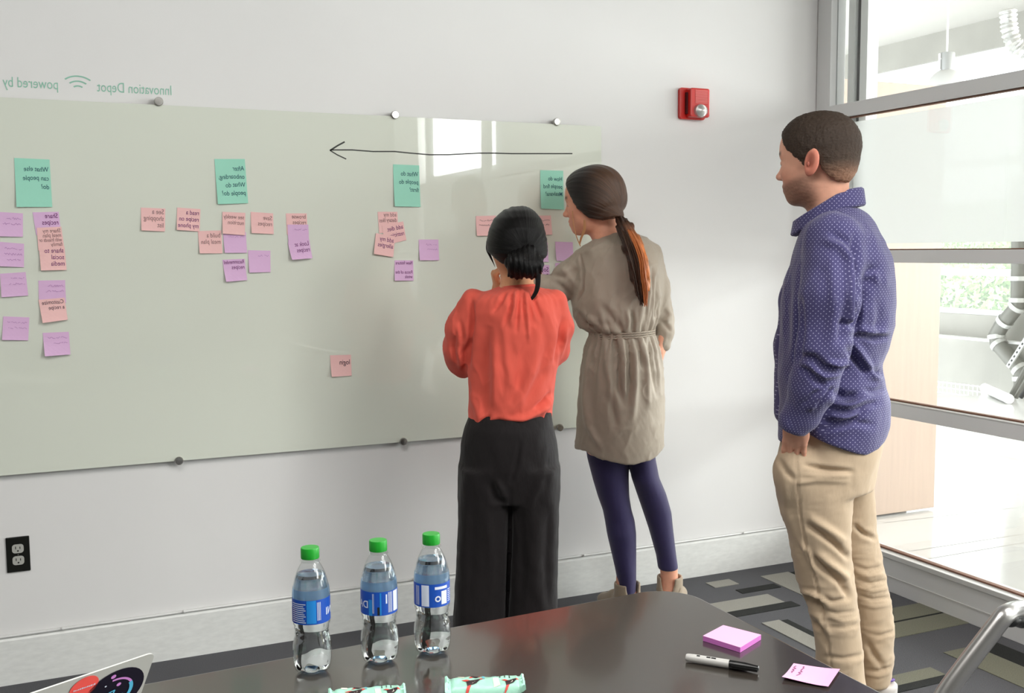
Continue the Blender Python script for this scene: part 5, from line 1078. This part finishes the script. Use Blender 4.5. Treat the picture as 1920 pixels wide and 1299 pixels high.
# blouse
def gather(th, z): 
    top = sst(1.22, 1.30, z); return .0045*top*np.sin(th*34)*np.clip(-np.sin(th), 0, 1)
S = Sculpt()
S.loft(B.st([(536, 938, 1002, .0, .057), (542, 922, 1024, 0, .068), (550, 898, 1042, 0, .088), (560, 884, 1050, .0, .105), (585, 876, 1056, .01, .122), (620, 877, 1056, .015, .128), (660, 878, 1053, .02, .128), (700, 878, 1042, .02, .128), (740, 879, 1037, .02, .126), (780, 878, 1035, .02, .122), (825, 878, 1034, .02, .12)]), k=.02, sm=1, fold=gather)
S.chain([L(888, 566, 0), L(872, 615, .02), L(866, 655, .05), L(868, 676, .08)], [.042, .056, .056, .050], .022); S.chain([L(868, 670, .08), L(905, 640, .19), L(930, 600, .235)], [.054, .046, .038], .02)
S.chain([L(1040, 566, 0), L(1047, 615, .02), L(1043, 655, .05)], [.040, .044, .040], .022); S.chain([L(1043, 655, .05), L(1010, 640, .19), L(985, 620, .235)], [.040, .044, .038], .02)
def hemB(X, Y, Z):
    zl = np.interp(X, [L(x, 800)[0] for x in (876, 886, 900, 925, 954, 987, 1018, 1034)], [L(950, y)[2] for y in (795, 809, 803, 806, 807, 804, 795, 786)]); return zl-Z
S.plane(hemB, .004); S.ell(L(969, 526, 0), (.052, .046, .050), k=.006, mode='sub')
P, Q = S.mesh(.0048); P = relax(P, Q, 2, .4); P = P+vnormals(P, Q)*(.0022*wob(P, 17, 6, (1.6, 1.2, .35))+.0030*ridges(P, 12, 23, (1.8, 1.2, .5)))[:, None]
fb = [([(960, 548), (958, 575), (945, 610)], 4, -.007), ([(972, 548), (972, 580), (968, 620)], 4, -.009), ([(985, 548), (989, 580), (992, 640)], 3.5, .007), ([(980, 548), (981, 575), (982, 600)], 3.5, -.008), ([(996, 546), (1004, 570), (1015, 600)], 4, -.006), ([(948, 548), (940, 565), (925, 585)], 4, -.006), ([(966, 548), (965, 575), (958, 610)], 3.5, .006), ([(990, 547), (997, 575), (1004, 600)], 3.5, .005),
      ([(884, 560), (886, 600), (882, 640), (880, 690)], 5, -.011), ([(915, 610), (908, 660), (905, 700), (912, 770)], 14, -.014), ([(925, 640), (930, 700), (925, 760)], 9, .007), ([(945, 600), (950, 680), (965, 740)], 8, .005), ([(985, 640), (975, 700), (960, 760)], 10, -.005), ([(1010, 620), (1000, 690), (975, 750), (940, 790)], 9, .006), ([(1030, 640), (1015, 700), (990, 750)], 8, -.006),
      ([(1055, 600), (1050, 640), (1040, 680)], 5, -.008), ([(1062, 610), (1058, 640), (1048, 670)], 5, .005), ([(1034, 735), (1020, 752), (1005, 765)], 5, -.010), ([(1036, 745), (1025, 765), (985, 785), (950, 790)], 6, .008), ([(1034, 765), (1028, 780), (1032, 788)], 5, -.010), ([(905, 796), (935, 789), (980, 795), (1020, 782)], 4, -.008), ([(902, 800), (906, 790), (918, 782)], 4, -.010), ([(882, 735), (895, 765), (900, 790)], 7, .006), ([(880, 640), (872, 660), (870, 690)], 5, -.008),
      ([(868, 640), (860, 660), (865, 690)], 6, .008), ([(855, 620), (850, 650), (856, 680)], 5, -.007), ([(862, 600), (868, 630), (866, 660)], 5, -.006), ([(1015, 560), (1030, 600), (1040, 640)], 10, .004)]
P = B.creases(P, Q, [(a, b, c*1.3) for a, b, c in fb])
mesh_np('blouse', P, Q, cloth('coral_crepe', (225, 95, 79), .8, .1, nz=.05, soft=(20, .5, .005)), B.root)
MB().tube([L(970, 538, 0)+[.0535*math.cos(t), .050*math.sin(t), .004*math.cos(t)-.004*math.sin(t)] for t in np.linspace(0, 2*PI, 33)], .0045, 8).build('neckband', cloth('coral_crepe', (225, 95, 79)), B.root, True)
# wide trousers
S = Sculpt()
S.loft(B.st([(770, 883, 1033, .01, .105), (800, 871, 1038, 0, .118), (830, 864, 1044, 0, .125), (870, 860, 1048, 0, .128), (905, 859, 1048, 0, .12), (935, 859, 1047, 0, .11)]), k=.02, sm=1)
S.loft(B.st([(870, 860, 956, .0, .115), (930, 859, 957, .0, .11), (1000, 857, 956, .0, .105), (1060, 855, 954, 0, .105), (1120, 852, 951, .0, .11), (1180, 849, 948, .0, .115), (1275, 845, 944, .0, .12), (1288, 844, 944, .0, .12)]), k=.012, sm=1, n=2.6)
S.loft(B.st([(870, 954, 1048, .0, .115), (930, 954, 1048, .0, .11), (1000, 956, 1047, .0, .105), (1060, 955, 1046, 0, .105), (1120, 953, 1046, .0, .11), (1180, 951, 1046, .0, .115), (1275, 950, 1048, .0, .12), (1288, 950, 1048, .0, .12)]), k=.012, sm=1, n=2.6)
P, Q = S.mesh(.0058); P = relax(P, Q, 2, .4); P = P+vnormals(P, Q)*(.003*wob(P, 16, 9, (1.6, 1.2, .3)))[:, None]
P = B.creases(P, Q, [([(957, 920), (957, 1000), (953, 1080), (949, 1180)], 4, -.008), ([(975, 830), (968, 870), (958, 905)], 4, -.008), ([(920, 905), (930, 935), (948, 945)], 8, -.012), ([(930, 900), (942, 920), (945, 935)], 6, .008), ([(1020, 880), (1005, 920), (990, 960)], 9, .009), ([(1005, 960), (1000, 1040), (1005, 1120)], 11, .008), ([(1030, 960), (1025, 1060), (1030, 1150)], 9, -.008), ([(915, 950), (920, 1020), (925, 1120)], 11, .008), ([(885, 920), (885, 1020), (880, 1140)], 12, -.007), ([(975, 960), (980, 1060), (975, 1150)], 9, -.007), ([(940, 970), (942, 1060), (940, 1160)], 8, .007)])
mesh_np('trousers', P, Q, cloth('black_jersey', (27, 23, 24), .75, .08, soft=(18, .6, .008)), B.root)
for xx in (903, 998): f0 = L(xx, 1260, 0); shoe(B, (f0[0], .03), (-.1, 1), mat('black_leather', (24, 22, 22), .4), m_dark)

# ------------------------------------------------------------------ the woman in the taupe dress
D = Person(1192, 1158, 'woman with long auburn ponytail in taupe belted dress and navy leggings'); L = D.L
cD_ = L(1116, 388); RD = rotm(PI-.26, .14, .0); kD = 1.06
S = Sculpt(); T = head(S, cD_, RD, kD)
S.chain([L(1128, 412, .02), L(1138, 440, .02), L(1158, 468, .01)], [.052, .050, .066], .03)
S.loft(D.st([(450, 1120, 1190, .0, .08), (480, 1095, 1228, 0, .12), (560, 1090, 1232, 0, .12), (630, 1115, 1218, 0, .10), (720, 1098, 1232, 0, .12), (790, 1095, 1235, 0, .13), (850, 1100, 1232, 0, .12)]), k=.03)
sl_, el_, hl_ = L(1100, 512, .0), L(1044, 546, .02), L(1006, 530, .0); S.chain([sl_, el_, hl_], [.036, .034, .024], .03); hand(S, hl_, _n(np.array([-.35, .35, .7])), (-.2, 1, .1), .88, .35, -1)
sr_, er_, hr_ = L(1214, 490, .02), L(1242, 597, .06), L(1242, 640, .03); S.chain([sr_, L(1232, 545, .05), er_, hr_], [.032, .030, .028, .022], .02); hand(S, hr_, _n(np.array([-.1, .15, -1])), (-1, .1, 0), .9, .5, 1)
S.chain([L(1142, 850, .0), L(1160, 965, .0), L(1168, 1025, -.01), L(1177, 1085, -.02)], [.045, .040, .036, .026], .02); S.chain([L(1204, 850, 0), L(1231, 955, .045), L(1244, 1010, .065), L(1253, 1060, .08)], [.036, .040, .034, .027], .02)
aL = L(1176, 1120, -.02); aR = L(1256, 1085, .08); dL = _n([-.55, .85, 0]); dR = _n([.25, 1, 0])
S.chain([L(1172, 1085, -.02), [aL[0], aL[1], .09]], [.034, .036], .02); S.chain([[aL[0], aL[1], .08], np.array([aL[0], aL[1], .05])-dL*.02, np.array([aL[0], aL[1], .03])+dL*.12], [.036, .03, .026], .02)
S.chain([L(1254, 1060, .08), [aR[0], aR[1], .09]], [.032, .036], .02); S.chain([[aR[0], aR[1], .08], np.array([aR[0], aR[1], .05])-dR*.02, np.array([aR[0], aR[1], .03])+dR*.10], [.036, .03, .026], .02)
P, Q = S.mesh(.0075, [(cD_-[.15, .14, .15], cD_+[.14, .14, .16]), (hl_-[.10, .05, .05], hl_+[.06, .08, .12])], .003); P = relax(P, Q, 1, .3)
bodyD = mesh_np('body', P, Q, skin_mat(), D.root, color=skin_color(P, cD_, RD, kD, (232, 168, 140), False, (110, 76, 58), (196, 112, 100))); eyes(cD_, RD, kD, bodyD)
m_hd = hair_mat('auburn_hair', (92, 62, 44), 1.9, .42, (4., 4., .8))
c = cD_; R = RD; k = kD; T_ = lambda f, s, h: c+R@(np.array([f, s, h])*k); rr = lambda *a: np.array(a)*k
S = Sculpt(); S.ell(T_(-.008, 0, .052), rr(.108, .085, .094), R, 0); S.ell(T_(.035, 0, .06), rr(.066, .070, .068), R, .03); S.ell(T_(-.018, 0, .008), rr(.092, .095, .062), R, .03); S.chain([L(1128, 410, -.03), L(1148, 408, -.06), L(1158, 407, -.045)], [.052, .03, .020], .03)
def cutD(X, Y, Z):
    f = ((X-c[0])*R[0, 0]+(Y-c[1])*R[1, 0]+(Z-c[2])*R[2, 0])/k; s = ((X-c[0])*R[0, 1]+(Y-c[1])*R[1, 1]+(Z-c[2])*R[2, 1])/k; h = ((X-c[0])*R[0, 2]+(Y-c[1])*R[1, 2]+(Z-c[2])*R[2, 2])/k
    line = np.interp(h, [-.07, -.045, -.03, .0, .03, .06, .09, .13], [.0, .004, .018, .045, .060, .070, .082, .094]); low = np.interp(f, [-.12, -.08, -.03, .02, .05], [-.055, -.050, -.052, -.036, .0]); return np.maximum(f-line, low-h)*k
S.plane(cutD, .008); P, Q = S.mesh(.0035); P = relax(P, Q, 2, .4); tie = L(1157, 407, -.05); fl_ = pole_flow(P, tie, _n(np.array([1, -.35, -.3])), (0, 0, 1)); th = np.arctan2(fl_[:, 1], fl_[:, 0])
P = P+vnormals(P, Q)*((.0009*np.sin(th*13+3*np.sin(th*4))+.0005*np.sin(th*47+P[:, 2]*20))*sst(.02, .06, np.linalg.norm(P-tie, axis=1)))[:, None]
q = to_head(P, c, R, k); t_ = sst(.03, -.10, q[:, 0])[:, None]*.7; hc = np.array(lin((24, 17, 14)))*(1-t_)+np.array(lin((92, 64, 46)))*t_
hairD = mesh_np('hair', P, Q, m_hd, D.root, color=hc, vec=fl_)
MB().tube([tie+np.array([.006*math.cos(t)*0, .017*math.cos(t), .017*math.sin(t)]) for t in np.linspace(0, 2*PI, 20)], .0045, 8).build('hair_tie', mat('dark_hair_tie', (34, 26, 26), .5), hairD, True)
# ponytail: tapered wavy lock built from a core and fine strands
S = Sculpt(); core = [L(1160, 408, -.055), L(1172, 428, -.105), L(1186, 460, -.135), L(1196, 490, -.145), L(1200, 515, -.145), L(1203, 540, -.14), L(1206, 562, -.135)]
S.chain(core, [.016, .026, .034, .034, .030, .024, .008], .02); P, Q = S.mesh(.004); P = relax(P, Q, 1); N_ = vnormals(P, Q); X, Y = D.px(P); ax_ = np.interp(Y, [405, 430, 460, 490, 515, 545, 575], [1160, 1173, 1188, 1197, 1201, 1205, 1208]); o_ = X-ax_
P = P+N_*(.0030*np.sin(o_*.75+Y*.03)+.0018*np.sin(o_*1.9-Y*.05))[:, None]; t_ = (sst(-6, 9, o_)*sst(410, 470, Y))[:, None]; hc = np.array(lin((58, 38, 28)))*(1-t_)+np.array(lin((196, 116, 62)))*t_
pt = mesh_np('ponytail', P, Q, m_hd, hairD, color=hc, vec=np.stack([o_*.10, Y*.012, P[:, 1]*6], 1))
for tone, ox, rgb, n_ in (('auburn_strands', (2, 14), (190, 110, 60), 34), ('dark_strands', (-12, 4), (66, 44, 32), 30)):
    mb = MB()
    for i in range(n_):
        o = rs_.uniform(*ox); w = rs_.uniform(-1, 1); ph = rs_.uniform(0, 6); vv = -.03-.02*rs_.random()
        pts = [L(1160+.25*o, 408, -.06), L(1173+.7*o, 430, -.105+vv*.6), L(1187+o, 462, -.135+vv), L(1196+o+1.5*math.sin(ph), 492, -.145+vv), L(1200+o*.9+2*math.sin(ph+1.5), 518, -.145+vv), L(1203+o*.75+2.5*math.sin(ph+3), 545, -.14+vv*.8), L(1207+o*.45+3*w, 566+9*rs_.random(), -.135+vv*.5)]
        d_, r_ = strand(pts, .0028, .0006); mb.tube(d_, r_, 5)
    s_ = mb.build('loose_hair', mat(tone, rgb, .42, spec=.5), pt, True); s_['kind'] = 'stuff'
mb = MB()
for i in range(5):
    o = rs_.uniform(-1, 1); d_, r_ = strand([L(1073+o, 395, -.05), L(1075+o, 420, -.06), L(1080+1.5*o, 442, -.06), L(1088+2*o, 462, -.06)], .0009, .0004); mb.tube(d_, r_, 4)
for i in range(12):
    o = rs_.uniform(-1, 1); d_, r_ = strand([L(1096+1.5*o, 412, -.065), L(1096+2.5*o, 430, -.065), L(1090+2*o, 446, -.06), L(1087+o, 457+2*o, -.055)], .0013, .0004); mb.tube(d_, r_, 4)
s_ = mb.build('loose_hair', mat('blond_wisps', (190, 140, 98), .45), hairD, True); s_['kind'] = 'stuff'
# dress
WZ = L(1170, 622)[2]
def gat(th, z): 
    up_ = sst(WZ+.13, WZ, z); dn_ = sst(WZ-.26, WZ-.01, z); amp = np.where(z > WZ, up_, dn_); band_ = np.exp(-((z-WZ)/.010)**2)
    return amp*(.0042*np.sin(th*23+1.2*np.sin(th*3))+.0025*np.sin(th*41+z*8))-.004*band_
S = Sculpt()
S.loft(D.st([(436, 1140, 1190, .02, .06), (446, 1118, 1212, .01, .085), (458, 1098, 1226, 0, .105), (475, 1086, 1235, 0, .122), (510, 1078, 1241, 0, .135), (566, 1071, 1239, 0, .137), (595, 1076, 1234, 0, .135), (612, 1088, 1229, 0, .128), (622, 1104, 1227, 0, .118), (630, 1106, 1229, 0, .118), (655, 1096, 1237, 0, .132), (692, 1089, 1243, 0, .142), (742, 1085, 1246, 0, .15), (788, 1082, 1246, 0, .155), (840, 1078, 1245, 0, .158), (866, 1077, 1244, 0, .158)]), k=.02, sm=0, fold=gat)
S.chain([L(1098, 492, .0), L(1065, 522, .01), L(1040, 548, .02)], [.056, .056, .056], .02); S.chain([L(1040, 548, .02), L(1020, 538, .01), L(1012, 533, .0)], [.055, .046, .036], .015)
S.chain([L(1218, 478, .02), L(1234, 540, .05), L(1243, 597, .06)], [.046, .042, .040], .02); S.chain([L(1243, 597, .06), L(1246, 622, .045), L(1243, 645, .03)], [.041, .036, .028], .015)
def hemD(X, Y, Z):
    back = np.interp(X, [L(x, 800)[0] for x in (1076, 1090, 1102, 1120, 1150, 1190, 1225, 1246)], [L(1170, y)[2] for y in (841, 838, 836, 845, 852, 857, 849, 836)]); front = L(1170, 842)[2]; t = sst(.0, .06, Y+0*X); return back*(1-t)+front*t-Z
S.plane(hemD, .004); S.ell(L(1152, 430, .02), (.056, .052, .044), k=.006, mode='sub')
P, Q = S.mesh(.0048); P = relax(P, Q, 1, .4); P = P+vnormals(P, Q)*(.0022*wob(P, 18, 12, (1.4, 1.2, .5))+.0028*ridges(P, 12, 24, (1.6, 1.2, .6)))[:, None]
fd_ = [([(1088, 478), (1094, 510), (1092, 545), (1078, 572)], 3, -.009), ([(1088, 470), (1110, 468), (1140, 450)], 5, .004), ([(1050, 500), (1070, 520), (1085, 540)], 7, .006), ([(1040, 525), (1060, 545), (1075, 560)], 7, -.007), ([(1035, 515), (1055, 520), (1085, 505)], 6, -.006),
       ([(1075, 580), (1095, 605), (1130, 622)], 7, -.012), ([(1100, 590), (1120, 615), (1160, 622)], 7, .008), ([(1125, 570), (1150, 600), (1165, 620)], 7, -.008), ([(1185, 585), (1188, 605), (1186, 620)], 4, -.008), ([(1175, 580), (1178, 600), (1176, 618)], 4, .006), ([(1200, 500), (1205, 560), (1200, 610)], 5, .005), ([(1212, 490), (1216, 550), (1210, 605)], 3.5, -.006), ([(1222, 500), (1224, 550), (1217, 600)], 3.5, -.006), ([(1110, 520), (1120, 560), (1110, 590)], 14, .006),
       ([(1135, 635), (1138, 680), (1145, 720), (1140, 780)], 6, .009), ([(1150, 635), (1158, 665), (1160, 720), (1170, 760)], 6, -.013), ([(1178, 640), (1182, 690), (1178, 760)], 6, -.013), ([(1168, 640), (1170, 690), (1172, 740)], 5, .009), ([(1195, 635), (1202, 670), (1207, 690)], 4, -.010), ([(1190, 650), (1192, 720), (1186, 790)], 7, .008), ([(1215, 640), (1222, 680), (1232, 740)], 5, -.009), ([(1208, 640), (1214, 700), (1216, 760)], 6, .007), ([(1120, 640), (1110, 700), (1108, 780)], 9, -.007), ([(1140, 740), (1152, 780), (1155, 800)], 7, -.008), ([(1098, 740), (1104, 800), (1125, 838)], 6, .009), ([(1106, 660), (1098, 720), (1096, 800)], 6, .006),
       ([(1232, 520), (1232, 570), (1228, 600)], 4, -.010), ([(1250, 575), (1256, 590), (1248, 605)], 5, .006), ([(1240, 600), (1250, 612), (1258, 620)], 4, -.006), ([(1165, 520), (1160, 560), (1150, 590)], 12, -.005)]
P = D.creases(P, Q, [(a, b, c*1.35) for a, b, c in fd_])
mesh_np('dress', P, Q, cloth('taupe_satin', (170, 158, 143), .55, .1, nz=.04, soft=(24, .45, .004)), D.root)
def ring_pts(py, xl, xr, b, dz, ph=0): 
    a_, c2 = L(xl, py, 0), L(xr, py, 0); return [np.array([(a_[0]+c2[0])/2+(c2[0]-a_[0])/2*math.cos(t), b*math.sin(t), a_[2]+dz+.0012*math.sin(t*60+ph)+.006*math.cos(t)]) for t in np.linspace(0, 2*PI, 181)]
for dz in (.006, -.002, -.010): MB().tube(ring_pts(624, 1107, 1228, .118, dz, dz*900), .0035, 6).build('waist_elastic', cloth('taupe_satin', (170, 158, 143)), D.root, True)
# leggings
S = Sculpt()
S.loft(D.st([(820, 1096, 1180, .0, .085), (858, 1101, 1178, .0, .08), (900, 1112, 1179, 0, .074), (930, 1121, 1180, 0, .068), (955, 1130, 1184, 0, .062), (975, 1134, 1190, 0, .060), (1000, 1138, 1193, -.01, .060), (1030, 1145, 1193, -.01, .056), (1060, 1152, 1193, -.02, .050), (1090, 1158, 1193, -.02, .044), (1111, 1161, 1193, -.02, .042)]), k=.01, sm=1)
S.loft(D.st([(820, 1172, 1230, .0, .085), (858, 1177, 1229, .0, .08), (895, 1184, 1236, .01, .074), (925, 1194, 1249, .03, .068), (960, 1206, 1259, .05, .062), (990, 1216, 1262, .06, .058), (1015, 1223, 1265, .07, .053), (1040, 1230, 1268, .08, .045), (1067, 1234, 1272, .08, .041)]), k=.01, sm=1)
P, Q = S.mesh(.005); P = relax(P, Q, 2, .4); mesh_np('leggings', P, Q, cloth('navy_knit', (55, 49, 88), .7, .25, soft=(60, .2, .002)), D.root)
# ankle boots with a notch at the back
m_boot = mat('taupe_suede', (164, 148, 128), .85, sheen=.2, noise=(30, .06, (1, 1, 1)))
for an, dd_ in ((aL, dL), (aR, dR)):
    o = np.array([an[0], an[1], 0]); sd_ = np.array([-dd_[1], dd_[0], 0]); Rb_ = np.stack([dd_, sd_, [0, 0, 1]], 1); S = Sculpt()
    S.ell(o-dd_*.012+[0, 0, .055], (.048, .042, .06), Rb_, 0); S.ell(o+dd_*.12+[0, 0, .032], (.075, .043, .034), Rb_, .05); S.ell(o+dd_*.06+[0, 0, .055], (.06, .04, .045), Rb_, .04)
    S.cone(o+[0, 0, .06], o+[0, 0, .150], .050, .050, .02); S.plane(lambda X, Y, Z: Z-.145+.35*((X-o[0])*dd_[0]+(Y-o[1])*dd_[1])*0+0*X+0*Y); S.plane(lambda X, Y, Z: .012-Z+0*X+0*Y)
    S.cone(o+[0, 0, .085], o+[0, 0, .2], .037, .044, .004, 'sub'); S.ell(o-dd_*.055+[0, 0, .150], (.045, .030, .075), Rb_, .004, 'sub')
    P, Q = S.mesh(.004); bt = mesh_np('ankle_boot', relax(P, Q, 2), Q, m_boot, D.root)
    for q in (-1, 1):
        pts = [o+sd_*q*.052*math.cos(t)-dd_*.055*math.sin(t)+[0, 0, .118-.075*math.sin(t)**1.2] for t in np.linspace(.35, 2.1, 9)]; vs = []
        for p in pts: vs += [p+[0, 0, .013], p-[0, 0, .013]]
        MB().add(vs, [(2*i, 2*i+1, 2*i+3, 2*i+2) for i in range(8)]).build('crossed_strap', m_boot, bt, True)
    S = Sculpt(); S.ell(o+[0, 0, .012], (.05, .042, .03), Rb_, 0); S.ell(o+dd_*.11+[0, 0, .010], (.085, .046, .026), Rb_, .06); S.plane(lambda X, Y, Z: Z-.020+0*X+0*Y); S.plane(lambda X, Y, Z: .001-Z+0*X+0*Y); P, Q = S.mesh(.006); mesh_np('sole', P, Q, m_dark, bt)
